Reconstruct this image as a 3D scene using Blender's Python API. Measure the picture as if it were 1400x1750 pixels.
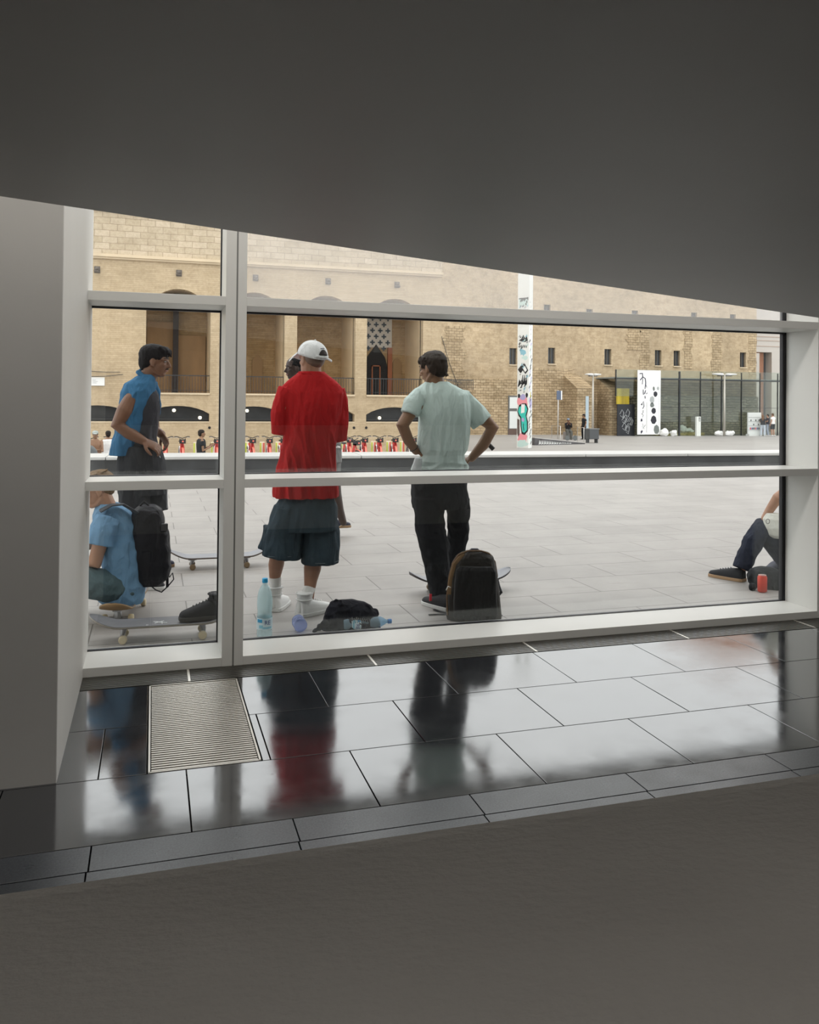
import bpy, bmesh, math, random
from mathutils import Vector, Matrix, noise, geometry
D = bpy.data
for o in list(D.objects): D.objects.remove(o)
S = bpy.context.scene
COL = S.collection
PI = math.pi
V = Vector

# ------------------------------------------------------------------ camera
EYE = 1.5
cam_data = D.cameras.new('camera'); cam = D.objects.new('camera', cam_data); COL.objects.link(cam)
S.camera = cam
FPX, PCY = 1440.15, 667.48
yaw, pitch, roll = .29558, .01061, .009424
_f = V((math.sin(yaw), math.cos(yaw), 0)); _r = V((math.cos(yaw), -math.sin(yaw), 0)); _u = V((0, 0, 1))
FW = _f*math.cos(pitch) + _u*math.sin(pitch)
_u2 = _u*math.cos(pitch) - _f*math.sin(pitch)
RT = _r*math.cos(roll) + _u2*math.sin(roll)
UP = _u2*math.cos(roll) - _r*math.sin(roll)
CAMP = V((0, 0, EYE))
m = Matrix.Identity(4)
for i in range(3):
    m[i][0] = RT[i]; m[i][1] = UP[i]; m[i][2] = -FW[i]; m[i][3] = CAMP[i]
cam.matrix_world = m
cam_data.sensor_fit = 'HORIZONTAL'; cam_data.sensor_width = 36
cam_data.lens = 36*FPX/1400
cam_data.shift_y = -(875-PCY)/1400
cam_data.clip_start = .02; cam_data.clip_end = 500

# ------------------------------------------------------------------ sky and exposure
S.view_settings.view_transform = 'Standard'; S.view_settings.look = 'None'
S.view_settings.gamma = 1; S.view_settings.use_curve_mapping = False
S.view_settings.exposure = 0.0
W = D.worlds.new('overcast_sky'); S.world = W; W.use_nodes = True
wn = W.node_tree; wn.nodes.clear()
wo = wn.nodes.new('ShaderNodeOutputWorld'); wb = wn.nodes.new('ShaderNodeBackground')
wtc = wn.nodes.new('ShaderNodeTexCoord'); wns = wn.nodes.new('ShaderNodeTexNoise'); wr = wn.nodes.new('ShaderNodeValToRGB')
wns.inputs['Scale'].default_value = 2.2; wns.inputs['Detail'].default_value = 3
wn.links.new(wtc.outputs['Generated'], wns.inputs['Vector']); wn.links.new(wns.outputs['Fac'], wr.inputs[0])
wr.color_ramp.elements[0].color = (.88, .90, .94, 1); wr.color_ramp.elements[1].color = (1, .975, .95, 1)
wn.links.new(wr.outputs[0], wb.inputs[0]); wb.inputs[1].default_value = 2.35
wn.links.new(wb.outputs[0], wo.inputs[0])
sun_d = D.lights.new('sun', 'SUN'); sun_d.energy = .7; sun_d.angle = math.radians(35); sun_d.color = (1, .93, .84)
sun = D.objects.new('sun', sun_d); COL.objects.link(sun)
sun.rotation_euler = V((-.25, -.45, 1)).to_track_quat('Z', 'Y').to_euler()
for nm, loc, e, sx, sy, rx in (('atrium_fill_light', (2.0, -1.9, 5.6), 62, 5, 2.6, 0), ('atrium_skylight', (.5, 2.98, 4.7), 112, 6, .5, .25)):  # first: added fill light behind the viewer, no real fitting
    ld = D.lights.new(nm, 'AREA'); ld.shape = 'RECTANGLE'; ld.size = sx; ld.size_y = sy; ld.energy = e; ld.color = (1, .95, .9)
    lo = D.objects.new(nm, ld); COL.objects.link(lo); lo.location = loc; lo.rotation_euler.x = rx

# ------------------------------------------------------------------ pixel rays of the measured camera (used to read off real positions)
def ray(x, y): return FW + RT*((x-700)/FPX) - UP*((y-PCY)/FPX)
def at(x, y, Y): d = ray(x, y); return CAMP + d*(Y/d.y)
def gnd(x, y, z=0.): d = ray(x, y); return CAMP + d*((z-EYE)/d.z)
def zc(p): return (p-CAMP).dot(FW)

# ------------------------------------------------------------------ materials
MATS = {}
class NT:
    def __init__(s, name):
        s.m = D.materials.new(name); s.m.use_nodes = True; s.t = s.m.node_tree; s.t.nodes.clear()
        s.out = s.n('OutputMaterial'); s.b = s.n('BsdfPrincipled'); s.l(s.b, 0, s.out, 0)
    def n(s, k, **kw):
        nd = s.t.nodes.new('ShaderNode'+k)
        for a, v in kw.items(): setattr(nd, a, v)
        return nd
    def l(s, a, i, b, j): s.t.links.new(a.outputs[i], b.inputs[j])
    def noise(s, scale, vec=None, detail=4, rough=.5):
        nd = s.n('TexNoise'); nd.inputs['Scale'].default_value = scale; nd.inputs['Detail'].default_value = detail; nd.inputs['Roughness'].default_value = rough
        if vec: s.l(vec, 0, nd, 'Vector')
        return nd
    def ramp(s, src, i, stops):
        r = s.n('ValToRGB'); e = r.color_ramp.elements
        e[0].position, e[0].color = stops[0][0], (*stops[0][1], 1); e[1].position, e[1].color = stops[-1][0], (*stops[-1][1], 1)
        for p, c in stops[1:-1]:
            q = e.new(p); q.color = (*c, 1)
        s.l(src, i, r, 0); return r
    def mix(s, a, b, fac, mode='MIX'):
        x = s.n('MixRGB', blend_type=mode)
        for k, v in ((1, a), (2, b), (0, fac)):
            if isinstance(v, tuple) and isinstance(v[0], (int, float)): x.inputs[k].default_value = (*v, 1)
            elif isinstance(v, (int, float)): x.inputs[k].default_value = v
            else: s.l(v[0], v[1], x, k)
        return x
    def vec(s, sx=1, sy=1, sz=1, swap=False, src='Object'):
        tc = s.n('TexCoord'); mp = s.n('Mapping'); mp.inputs['Scale'].default_value = (sx, sy, sz)
        if swap:   # facade plane: (x, z)
            sp = s.n('SeparateXYZ'); cb = s.n('CombineXYZ'); s.l(tc, src, sp, 0); ad = s.n('Math', operation='ADD'); s.l(sp, 0, ad, 0); s.l(sp, 1, ad, 1); s.l(ad, 0, cb, 0); s.l(sp, 2, cb, 1); s.l(sp, 1, cb, 2); s.l(cb, 0, mp, 0)
        else: s.l(tc, src, mp, 0)
        return mp
    def bump(s, src, i, strength, dist=.01):
        b = s.n('Bump'); b.inputs['Strength'].default_value = strength; b.inputs['Distance'].default_value = dist
        s.l(src, i, b, 'Height'); s.l(b, 0, s.b, 'Normal'); return b
def pm(name, col, rough=.6, metal=0., spec=.5, var=0., vs=8., bump=0., bs=60., bd=.004, stretch=(1, 1, 1), emit=0, coat=0):
    if name in MATS: return MATS[name]
    t = NT(name); b = t.b
    b.inputs['Roughness'].default_value = rough; b.inputs['Metallic'].default_value = metal; b.inputs['Specular IOR Level'].default_value = spec
    b.inputs['Coat Weight'].default_value = coat
    mp = t.vec(*stretch)
    if var:
        ns = t.noise(vs, mp); lo = tuple(c*(1-var) for c in col); hi = tuple(min(1, c*(1+var)) for c in col)
        r = t.ramp(ns, 'Fac', [(.3, lo), (.7, hi)]); t.l(r, 0, b, 'Base Color')
    else:
        b.inputs['Base Color'].default_value = (*col, 1)
        ns = t.noise(vs, mp); rr = t.ramp(ns, 'Fac', [(.3, (rough*.93,)*3), (.7, (min(1, rough*1.07),)*3)]); t.l(rr, 0, b, 'Roughness')
    if bump: t.bump(t.noise(bs, mp, 5), 'Fac', bump, bd)
    if emit: b.inputs['Emission Color'].default_value = (*col, 1); b.inputs['Emission Strength'].default_value = emit
    MATS[name] = t.m; return t.m

white_paint = pm('white_frame_paint', (.74, .74, .71), .38, var=.02, vs=2, spec=.4)
wall_white = pm('white_wall_paint', (.72, .71, .68), .55, var=.03, vs=1.5, bump=.1, bs=180, bd=.001)
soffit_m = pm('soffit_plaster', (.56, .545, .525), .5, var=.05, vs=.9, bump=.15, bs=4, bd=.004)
black_gasket = pm('black_gasket', (.012, .012, .016), .5)
dark_metal = pm('dark_metal', (.06, .062, .065), .4, .6)
steel = pm('brushed_steel', (.62, .6, .57), .32, .9, var=.05, vs=30)
grate_steel = pm('grate_steel', (.75, .72, .66), .38, .75)
pit_m = pm('grate_pit', (.012, .012, .013), .8)

def parapet_mat():
    t = NT('rough_parapet_plaster'); t.b.inputs['Roughness'].default_value = .85
    v = t.vec(.7, 1.2, 1); n1 = t.noise(120, v, 4, .5); n2 = t.noise(6, v, 3)
    r = t.ramp(n2, 'Fac', [(.3, (.68, .65, .605)), (.7, (.76, .73, .68))]); t.l(r, 0, t.b, 'Base Color')
    t.bump(n1, 'Fac', .4, .006); return t.m
def floor_mat(name='polished_dark_granite', matte=False):
    t = NT(name); b = t.b
    v = t.vec(); n1 = t.noise(140, v, 4, .7); n2 = t.noise(5, v, 5, .65); n3 = t.noise(1.3, v, 3)
    c = t.ramp(n1, 'Fac', [(.35, (.014, .017, .022)), (.65, (.06, .068, .078))] if matte else [(.35, (.010, .011, .013)), (.65, (.035, .037, .042))]); t.l(c, 0, b, 'Base Color')
    vo = t.n('TexVoronoi'); vo.inputs['Scale'].default_value = 7; t.l(v, 0, vo, 'Vector')
    spot = t.ramp(vo, 'Distance', [(.0, (.5, .5, .5)), (.055, (.0, .0, .0))])
    r = t.ramp(n2, 'Fac', [(.35, (.27,)*3), (.7, (.4,)*3)] if matte else [(.35, (.075,)*3), (.7, (.15,)*3)])
    x = t.mix((r, 0), (spot, 0), .25, 'ADD'); t.l(x, 0, b, 'Roughness')
    b.inputs['IOR'].default_value = 1.7 if matte else 2.9
    t.bump(n2, 'Fac', .06, .002); return t.m
def plaza_mat():
    t = NT('plaza_paving'); b = t.b; b.inputs['Roughness'].default_value = .5
    v = t.vec(); v.inputs['Location'].default_value = (.36, .13, 0)
    br = t.n('TexBrick'); t.l(v, 0, br, 'Vector')
    br.inputs['Scale'].default_value = 1; br.inputs['Brick Width'].default_value = 1.05; br.inputs['Row Height'].default_value = .505
    br.inputs['Mortar Size'].default_value = .005; br.inputs['Mortar Smooth'].default_value = .3; br.offset = .42; br.inputs['Bias'].default_value = 0
    br.inputs['Color1'].default_value = (.335, .313, .294, 1); br.inputs['Color2'].default_value = (.355, .333, .313, 1); br.inputs['Mortar'].default_value = (.12, .11, .10, 1)
    n1 = t.noise(1.2, v, 6, .7); n2 = t.noise(30, v, 4)
    v2 = t.vec(1.2, 6, 1); n3 = t.noise(1.1, v2, 5, .7)
    d = t.ramp(n1, 'Fac', [(.3, (.80, .80, .80)), (.6, (1, 1, 1))]); d2 = t.ramp(n3, 'Fac', [(.28, (.72, .71, .7)), (.42, (1, 1, 1))])
    x = t.mix((br, 0), (d, 0), 1., 'MULTIPLY'); x = t.mix((x, 0), (d2, 0), .7, 'MULTIPLY'); t.l(x, 0, b, 'Base Color')
    t.bump(n2, 'Fac', .1, .003); return t.m
def masonry(name, bw, rh, c1, c2, mort, msize=.02, warp=.05, big=(.75, 1.1), bigs=.5, stain=.5, bumpd=.03):
    t = NT(name); b = t.b; b.inputs['Roughness'].default_value = .9; b.inputs['Specular IOR Level'].default_value = .15
    v = t.vec(swap=True); wn_ = t.noise(1.6, v, 4)
    wm = t.mix((v, 0), (wn_, 'Color'), warp, 'ADD')
    br = t.n('TexBrick'); t.l(wm, 0, br, 'Vector'); br.inputs['Scale'].default_value = 1
    br.inputs['Brick Width'].default_value = bw; br.inputs['Row Height'].default_value = rh; br.inputs['Mortar Size'].default_value = msize; br.inputs['Mortar Smooth'].default_value = .5
    br.inputs['Color1'].default_value = (*c1, 1); br.inputs['Color2'].default_value = (*c2, 1); br.inputs['Mortar'].default_value = (*mort, 1); br.inputs['Bias'].default_value = 0
    n1 = t.noise(bigs, v, 6, .65); n2 = t.noise(2.2, v, 6, .7); n3 = t.noise(9, v, 5, .7)
    r1 = t.ramp(n1, 'Fac', [(.3, (big[0],)*3), (.7, (big[1],)*3)])
    r2 = t.ramp(n2, 'Fac', [(.35, (1-stain*.5, 1-stain*.55, 1-stain*.62)), (.55, (1, 1, 1))])
    r3 = t.ramp(n3, 'Fac', [(.3, (.8, .78, .74)), (.6, (1.05, 1.05, 1.05))])
    x = t.mix((br, 0), (r1, 0), 1., 'MULTIPLY'); x = t.mix((x, 0), (r2, 0), .8, 'MULTIPLY'); x = t.mix((x, 0), (r3, 0), .7, 'MULTIPLY')
    t.l(x, 0, b, 'Base Color'); t.bump(br, 'Fac', -.6, bumpd); return t.m
def glass_mat(name, tint=(.95, .965, .96), haze=0.0, boost=1.0):
    t = NT(name); t.t.nodes.remove(t.b)
    tr = t.n('BsdfTransparent'); tr.inputs[0].default_value = (*tint, 1)
    gl = t.n('BsdfGlossy'); gl.inputs['Roughness'].default_value = .0; gl.inputs[0].default_value = (.97, 1, 1, 1)
    lw = t.n('LayerWeight'); lw.inputs[0].default_value = .5
    p = t.n('Math', operation='POWER'); t.l(lw, 'Facing', p, 0); p.inputs[1].default_value = 5
    q = t.n('Math', operation='MULTIPLY_ADD'); t.l(p, 0, q, 0); q.inputs[1].default_value = .95; q.inputs[2].default_value = .04*boost
    mx = t.n('MixShader'); t.l(q, 0, mx, 0); t.l(tr, 0, mx, 1); t.l(gl, 0, mx, 2)
    last = mx
    if haze:
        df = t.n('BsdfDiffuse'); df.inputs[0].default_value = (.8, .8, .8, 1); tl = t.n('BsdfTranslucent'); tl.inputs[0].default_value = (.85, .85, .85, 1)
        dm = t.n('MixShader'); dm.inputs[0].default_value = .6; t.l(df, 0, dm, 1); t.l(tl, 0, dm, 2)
        m2 = t.n('MixShader'); m2.inputs[0].default_value = haze; t.l(mx, 0, m2, 1); t.l(dm, 0, m2, 2); last = m2
    t.l(last, 0, t.out, 0); return t.m
parapet_m, floor_m, plaza_m = parapet_mat(), floor_mat(), plaza_mat()
glass = glass_mat('window_glass'); glass_hazy = glass_mat('window_glass_reflection_haze', haze=.20)  # upper pane: washed-out reflection put in as a pale diffuse haze
glass_pav = glass_mat('pavilion_glass', (.83, .865, .83), haze=.02, boost=.8)
dim_wall = pm('shade_toned_wall', (.10, .097, .093), .8)  # gloom of the hall's rear put into the wall colour, keeps pane reflections dark
brick_m = masonry('long_ochre_brick', .9, .085, (.50, .39, .255), (.56, .44, .295), (.41, .315, .2), .008, .03, (.86, 1.08), .35, .28, .01)
block_m = masonry('pale_stone_blocks', .62, .27, (.50, .41, .29), (.60, .50, .375), (.33, .26, .18), .014, .07, (.9, 1.08), .4, .3)
stone_m = masonry('old_rendered_stone', .55, .23, (.51, .395, .26), (.56, .44, .295), (.45, .345, .225), .016, .5, (.72, 1.12), .22, .6, .03)
rubble_m = masonry('exposed_rubble_stone', .42, .2, (.42, .32, .2), (.58, .455, .30), (.21, .15, .095), .02, .16, (.75, 1.12), .5, .6, .05)
smooth_stone = pm('smooth_ochre_stone', (.62, .5, .345), .85, var=.08, vs=1.2)
pier_m = pm('alcove_side_stone', (.60, .46, .29), .85, var=.1, vs=.8)
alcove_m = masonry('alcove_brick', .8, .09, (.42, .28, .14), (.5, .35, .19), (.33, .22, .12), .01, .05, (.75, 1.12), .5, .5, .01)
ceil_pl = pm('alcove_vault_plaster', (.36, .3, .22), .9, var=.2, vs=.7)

# ------------------------------------------------------------------ mesh helpers
class MB:
    def __init__(s): s.v = []; s.f = []; s.sm = []
    def add(s, vs, fs, smooth=False):
        o = len(s.v); s.v += [V(p) for p in vs]; s.f += [tuple(i+o for i in f) for f in fs]; s.sm += [smooth]*len(fs); return s
    def box(s, x0, x1, y0, y1, z0, z1):
        return s.add([(x, y, z) for z in (z0, z1) for y in (y0, y1) for x in (x0, x1)],
                     [(0, 2, 3, 1), (4, 5, 7, 6), (0, 1, 5, 4), (2, 6, 7, 3), (0, 4, 6, 2), (1, 3, 7, 5)])
    def obox(s, c, size, rz=0, mat=None):
        R = mat or Matrix.Rotation(rz, 3, 'Z'); c = V(c)
        return s.add([c + R @ V((x*size[0]/2, y*size[1]/2, z*size[2]/2)) for z in (-1, 1) for y in (-1, 1) for x in (-1, 1)],
                     [(0, 2, 3, 1), (4, 5, 7, 6), (0, 1, 5, 4), (2, 6, 7, 3), (0, 4, 6, 2), (1, 3, 7, 5)])
    def prism(s, poly, d0, d1, axis=1, smooth=False):
        """polygon in the two other axes, extruded along axis"""
        n = len(poly)
        def mk(a, b, d): return {0: (d, a, b), 1: (a, d, b), 2: (a, b, d)}[axis]
        vs = [mk(a, b, d0) for a, b in poly] + [mk(a, b, d1) for a, b in poly]
        tri = geometry.tessellate_polygon([[V((a, b, 0)) for a, b in poly]])
        fs = [tuple(t) for t in tri] + [tuple(i+n for i in reversed(t)) for t in tri] + [(i, (i+1) % n, (i+1) % n+n, i+n) for i in range(n)]
        return s.add(vs, fs, smooth)
    def loft(s, rings, caps=True, smooth=True):
        n = len(rings[0]); vs = [p for r in rings for p in r]; fs = []
        for k in range(len(rings)-1):
            for i in range(n): fs.append((k*n+i, k*n+(i+1) % n, (k+1)*n+(i+1) % n, (k+1)*n+i))
        s.add(vs, fs, smooth)
        if caps:
            s.add(rings[0], [tuple(reversed(range(n)))], False); s.add(rings[-1], [tuple(range(n))], False)
        return s
    def tube(s, pts, rad, seg=10, hint=None, rounded=True, ex=2.0):
        """swept (elliptic) tube; rad = number or (across, deep) per point"""
        pts = [V(p) for p in pts]
        if not isinstance(rad, (list,)): rad = [rad]*len(pts)
        rad = [(r, r) if isinstance(r, (int, float)) else r for r in rad]
        h = V(hint) if hint is not None else None; rings = []; pr = None
        T = []
        for i in range(len(pts)):
            a = pts[max(0, i-1)]; b = pts[min(len(pts)-1, i+1)]; t = (b-a)
            T.append(t.normalized() if t.length > 1e-9 else V((0, 0, 1)))
        def ring(c, t, ra, rb):
            nonlocal pr
            hh = h if h is not None else (pr if pr is not None else (V((0, 0, 1)) if abs(t.z) < .9 else V((1, 0, 0))))
            sdir = hh - t*hh.dot(t)
            if sdir.length < 1e-6: sdir = V((1, 0, 0)) - t*t.x
            sdir.normalize(); bdir = t.cross(sdir); pr = sdir
            out = []
            for k in range(seg):
                a = 2*PI*k/seg; ca, sa = math.cos(a), math.sin(a)
                if ex != 2: ca = math.copysign(abs(ca)**(2/ex), ca); sa = math.copysign(abs(sa)**(2/ex), sa)
                out.append(c + sdir*(ra*ca) + bdir*(rb*sa))
            return out
        if rounded:
            r = rad[0]; rr = min(r)
            for a in (80, 55, 28): rings.append(ring(pts[0]-T[0]*rr*math.sin(math.radians(a)), T[0], r[0]*math.cos(math.radians(a)), r[1]*math.cos(math.radians(a))))
        for p, t, r in zip(pts, T, rad): rings.append(ring(p, t, *r))
        if rounded:
            r = rad[-1]; rr = min(r)
            for a in (28, 55, 80): rings.append(ring(pts[-1]+T[-1]*rr*math.sin(math.radians(a)), T[-1], r[0]*math.cos(math.radians(a)), r[1]*math.cos(math.radians(a))))
        return s.loft(rings)
    def ell(s, c, r, R=None, seg=16, rg=10):
        c = V(c); rings = []
        r = (r, r, r) if isinstance(r, (int, float)) else r
        for j in range(1, rg):
            a = PI*j/rg - PI/2
            ring = []
            for k in range(seg):
                b = 2*PI*k/seg; p = V((r[0]*math.cos(a)*math.cos(b), r[1]*math.cos(a)*math.sin(b), r[2]*math.sin(a)))
                ring.append(c + (R @ p if R else p))
            rings.append(ring)
        return s.loft(rings)
    def lathe(s, prof, c=(0, 0, 0), seg=24, caps=True):
        c = V(c); return s.loft([[c + V((r*math.cos(2*PI*k/seg), r*math.sin(2*PI*k/seg), z)) for k in range(seg)] for r, z in prof], caps)
    def xf(s, M): s.v = [M @ p for p in s.v]; return s
    def mesh(s, name):
        me = D.meshes.new(name); me.from_pydata([tuple(p) for p in s.v], [], s.f)
        me.polygons.foreach_set('use_smooth', s.sm); me.update(); return me
def fixn(me):
    b = bmesh.new(); b.from_mesh(me); bmesh.ops.remove_doubles(b, verts=b.verts, dist=1e-5); bmesh.ops.recalc_face_normals(b, faces=b.faces); b.to_mesh(me); b.free()
def tag(o, label=None, cat=None, group=None, kind=None):
    if label: o['label'] = label
    if cat: o['category'] = cat
    if group: o['group'] = group
    if kind: o['kind'] = kind
    return o
def wloc(o):
    p = V(o.location)
    while o.parent: o = o.parent; p = p + o.location
    return p
def put(name, me, mats, parent=None, loc=None, bevel=0., label=None):
    """one object from a mesh whose vertices are in world coordinates"""
    mats = mats if isinstance(mats, (list, tuple)) else [mats]
    o = D.objects.new(name, me); COL.objects.link(o)
    for m_ in mats: me.materials.append(m_)
    L = V(loc) if loc is not None else V((0, 0, 0)); base = wloc(parent) if parent else V((0, 0, 0))
    if parent: o.parent = parent
    org = base + L if parent else L
    me.transform(Matrix.Translation(-org)); o.location = L
    if bevel:
        md = o.modifiers.new('bevel', 'BEVEL'); md.width = bevel; md.segments = 2; md.limit_method = 'ANGLE'
    if label: o['label'] = label
    return o
def obj(name, mb, mats, parent=None, loc=None, bevel=0., label=None):
    me = mb.mesh(name); fixn(me)
    return put(name, me, mats, parent, loc, bevel, label)
def thing(name, label, cat, loc, group=None, kind=None):
    o = D.objects.new(name, None); COL.objects.link(o); o.location = V(loc); o.empty_display_size = .1
    return tag(o, label, cat, group, kind)
def struct(name, mb, mats, loc=None, bevel=0., label=None):
    o = obj(name, mb, mats, None, loc, bevel); o['kind'] = 'structure'
    if label: o['label'] = label
    return o
def clone(root, loc, rz=None, sc=None):
    r = root.copy(); COL.objects.link(r); r.location = V(loc)
    if rz is not None: r.rotation_euler.z = rz
    if sc: r.scale = (sc, sc, sc)
    for ch in [c for c in D.objects if c.parent == root]:
        c = ch.copy(); COL.objects.link(c); c.parent = r
        for g in [q for q in D.objects if q.parent == ch]:
            d = g.copy(); COL.objects.link(d); d.parent = c
    return r
def holes(mb, outer, hs, Y, depth):
    """wall face in plane Y with holes, plus the reveals of the holes going back by depth"""
    loops = [outer]+hs
    vs = [(a, Y, b) for lp in loops for a, b in lp]
    tri = geometry.tessellate_polygon([[V((a, b, 0)) for a, b in lp] for lp in loops])
    mb.add(vs, [tuple(t) for t in tri])
    for lp in hs:
        n = len(lp); mb.add([(a, Y, b) for a, b in lp]+[(a, Y+depth, b) for a, b in lp], [(i, (i+1) % n, (i+1) % n+n, i+n) for i in range(n)])
def arch(x0, x1, z0, zs, zt, n=14):
    """rectangle with a segmental arch top: springing zs, crown zt"""
    pts = [(x0, z0), (x1, z0)]
    cx = (x0+x1)/2; w = (x1-x0)/2
    for i in range(n+1):
        a = i/n; x = x1+(x0-x1)*a; u = (x-cx)/w; pts.append((x, zs+(zt-zs)*math.sqrt(max(0, 1-.85*u*u))*1.0 - (zt-zs)*math.sqrt(.15)*(1-0)*abs(u)**2))
    return pts
# ================================================================== SETTING: the hall
YW, YG = 4.814, 5.13           # inner face of the window frame, glass line
XL, XM0, XG, XM1, XR = -.352, .385, .446, .501, 4.46
# granite floor: one mesh of slabs with open joints
mb = MB(); mb_m = MB(); g = .0022
rows = [(-3.2, -2.85, .16), (-2.85, -2.35, 0), (-2.35, -1.8, .49), (-1.8, -1.3, .15), (-1.3, -.8, .49), (-.8, -.3, .15), (-.3, .2, .49), (.2, .7, .15), (.7, 1.2, .49), (1.2, 1.7, .15), (1.7, 2.25, .0), (2.25, 2.85, .49), (2.85, 3.013, .496), (3.013, 3.524, .147), (3.524, 4.05, .486), (4.05, 4.6, .16)]
for k, (y0, y1, off) in enumerate(rows):
    x = off - .674*8
    while x < 9.5:
        a, b = x, x+.674; x += .674
        segs = [(a, b)]
        if y0 > 3.5:   # the grate interrupts the two back rows
            segs = []
            if a < -.005: segs.append((a, min(b, -.005)))
            if b > .452: segs.append((max(a, .452), b))
        for p, q in segs:
            if q-p > .02: (mb_m if y1 < 3.02 else mb).box(p+g, q-g, y0+g, y1-g, -.03, 0)
struct('floor_band', mb_m, floor_mat('honed_granite_band', True), label='honed grey-blue granite slabs nearer the viewer', bevel=.0012)
fl = struct('floor', mb, floor_m, label='dark polished granite slab floor of the hall', bevel=.0012)
struct('floor_base', MB().box(-5.2, 9.5, -3.2, 5.18, -.12, -.031), pm('joint_grey', (.02, .02, .02), .9))
# long narrow drain grille at the foot of the glazing
gr = thing('floor_grille', 'long narrow metal floor grille running along the foot of the window', 'floor grille', (2, 4.7, 0))
mb = MB()
for i in range(9): y = 4.612+i*.0235; mb.box(-.34, 4.46, y, y+.011, -.022, .001)
obj('slats', mb, pm('dark_slats', (.22, .21, .19), .35, .8), gr)
for x in (.203, 1.224, 2.216, 3.271, 4.256): obj('cross_bar', MB().box(x-.006, x+.006, 4.608, 4.81, -.02, .002), grate_steel, gr)
obj('channel', MB().box(-.34, 4.46, 4.602, 4.813, -.0305, -.024), pit_m, gr)
# entrance grate
gt = thing('floor_grate', 'rectangular ribbed metal grate set in the dark floor near the left window', 'floor grate', (.22, 4.05, 0))
mb = MB(); n = 46
for i in range(n):
    y = 3.54+i*(1.035/n); mb.box(.012, .436, y, y+.0105, -.02, .0015)
obj('ribs', mb, grate_steel, gt)
obj('tray', MB().box(0, .448, 3.53, 4.59, -.0305, -.022), pit_m, gt)
fr = MB()
for a in ((0, .008, 3.53, 4.59), (.440, .448, 3.53, 4.59), (0, .448, 3.527, 3.535), (0, .448, 4.582, 4.59)): fr.box(*a, -.02, .002)
obj('frame', fr, grate_steel, gt)

# white column wall at the left, wall beyond the window at the right, the rest of the room shell
struct('wall_left', MB().box(-5.2, -.34, 3.536, 5.181, -.03, 7.2), wall_white, bevel=.004, label='white wall end left of the window')
struct('wall_right', MB().box(4.485, 9.5, 4.80, 5.14, -.03, 7.2), wall_white, label='white wall right of the window')
struct('wall_east', MB().box(9.5, 9.7, -3.2, 5.14, -.1, 7.4), wall_white)
struct('wall_west', MB().box(-5.4, -5.2, -3.2, 5.18, -.1, 7.4), wall_white)
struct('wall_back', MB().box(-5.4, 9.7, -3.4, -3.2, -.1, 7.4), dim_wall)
struct('ceiling', MB().box(-5.4, 9.7, -3.4, 5.3, 7.2, 7.4), wall_white)
# the museum above and beside the window, seen from outside
struct('wall_outer', MB().box(-14, -5.4, 4.9, 5.3, -.1, 11).box(9.7, 24, 4.9, 5.3, -.1, 11).box(-5.4, 9.7, 5.0, 5.3, 7.41, 11), wall_white)
# ramp above: soffit slab with its outer fascia, and the landing parapet in front of the camera
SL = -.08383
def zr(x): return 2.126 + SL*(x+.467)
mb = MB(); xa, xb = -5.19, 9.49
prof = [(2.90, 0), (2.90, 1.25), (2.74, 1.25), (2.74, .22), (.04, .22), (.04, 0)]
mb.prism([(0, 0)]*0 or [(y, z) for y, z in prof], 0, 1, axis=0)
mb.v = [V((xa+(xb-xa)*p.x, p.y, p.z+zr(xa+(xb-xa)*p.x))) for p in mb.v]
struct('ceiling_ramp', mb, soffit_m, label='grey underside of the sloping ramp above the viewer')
mb = MB(); T = 1.1835
mb.prism([(.60, 0), (.612, T-.02), (.595, T-.003), (.58, T), (.36, T), (.30, T-.02), (.29, 0)], -5.19, 9.49, axis=0)
struct('wall_parapet', mb, parapet_m, label='rough plaster top of the parapet in the foreground')

# ------------------------------------------------------------------ windows
def window(name, x0, x1, zs, hazy, label):
    """bay between x0..x1; zs = list of (z0,z1) of horizontal members"""
    w = thing(name, label, 'window', ((x0+x1)/2, YW, 0)); w['kind'] = 'structure'
    for k, (a, b) in enumerate(zs):
        nm = 'sill' if k == 0 else ('head' if k == len(zs)-1 else 'transom')
        obj(nm, MB().box(x0, x1, YW, YG+.05, a, b), white_paint, w, bevel=.0015)
    for k in range(len(zs)-1):
        a, b = zs[k][1], zs[k+1][0]
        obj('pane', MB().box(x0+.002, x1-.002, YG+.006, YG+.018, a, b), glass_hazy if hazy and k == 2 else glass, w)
        t = .008; gk = MB()
        gk.box(x0, x1, YG-.004, YG+.028, a, a+t*.6).box(x0, x1, YG-.004, YG+.028, b-t*1.3, b)
        gk.box(x1-t*.9, x1, YG-.004, YG+.028, a, b)
        obj('gasket', gk, black_gasket, w)
    return w
Z = [(0, .049), (.994, 1.043), (2.018, 2.069), (3.05, 3.1), (4.1, 4.15), (5.6, 5.65), (7.1, 7.2)]
window('window_1', XL, XM0, Z, False, 'narrow left window bay with white metal frame')
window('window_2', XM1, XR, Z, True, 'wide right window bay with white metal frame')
mu = thing('trim_1', 'white double mullion between the two window bays', 'mullion', (XG, YW, 0)); mu['kind'] = 'structure'
obj('post', MB().box(XM0, XG-.0035, YW-.001, YG+.05, 0, 7.2), white_paint, mu, bevel=.001)
obj('post', MB().box(XG+.0055, XM1, YW-.001, YG+.05, 0, 7.2), white_paint, mu, bevel=.001)
obj('joint_strip', MB().box(XG-.0035, XG+.0055, YW+.004, YG, 0, 7.2), pm('shadow_gap', (.25, .25, .24), .6), mu)
w3 = thing('trim_2', 'white jamb at the right end of the window', 'jamb', (XR, YW, 0)); w3['kind'] = 'structure'
obj('jamb_post', MB().box(XR, XR+.0245, YW, YG+.005, 0, 7.2), white_paint, w3)
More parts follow.
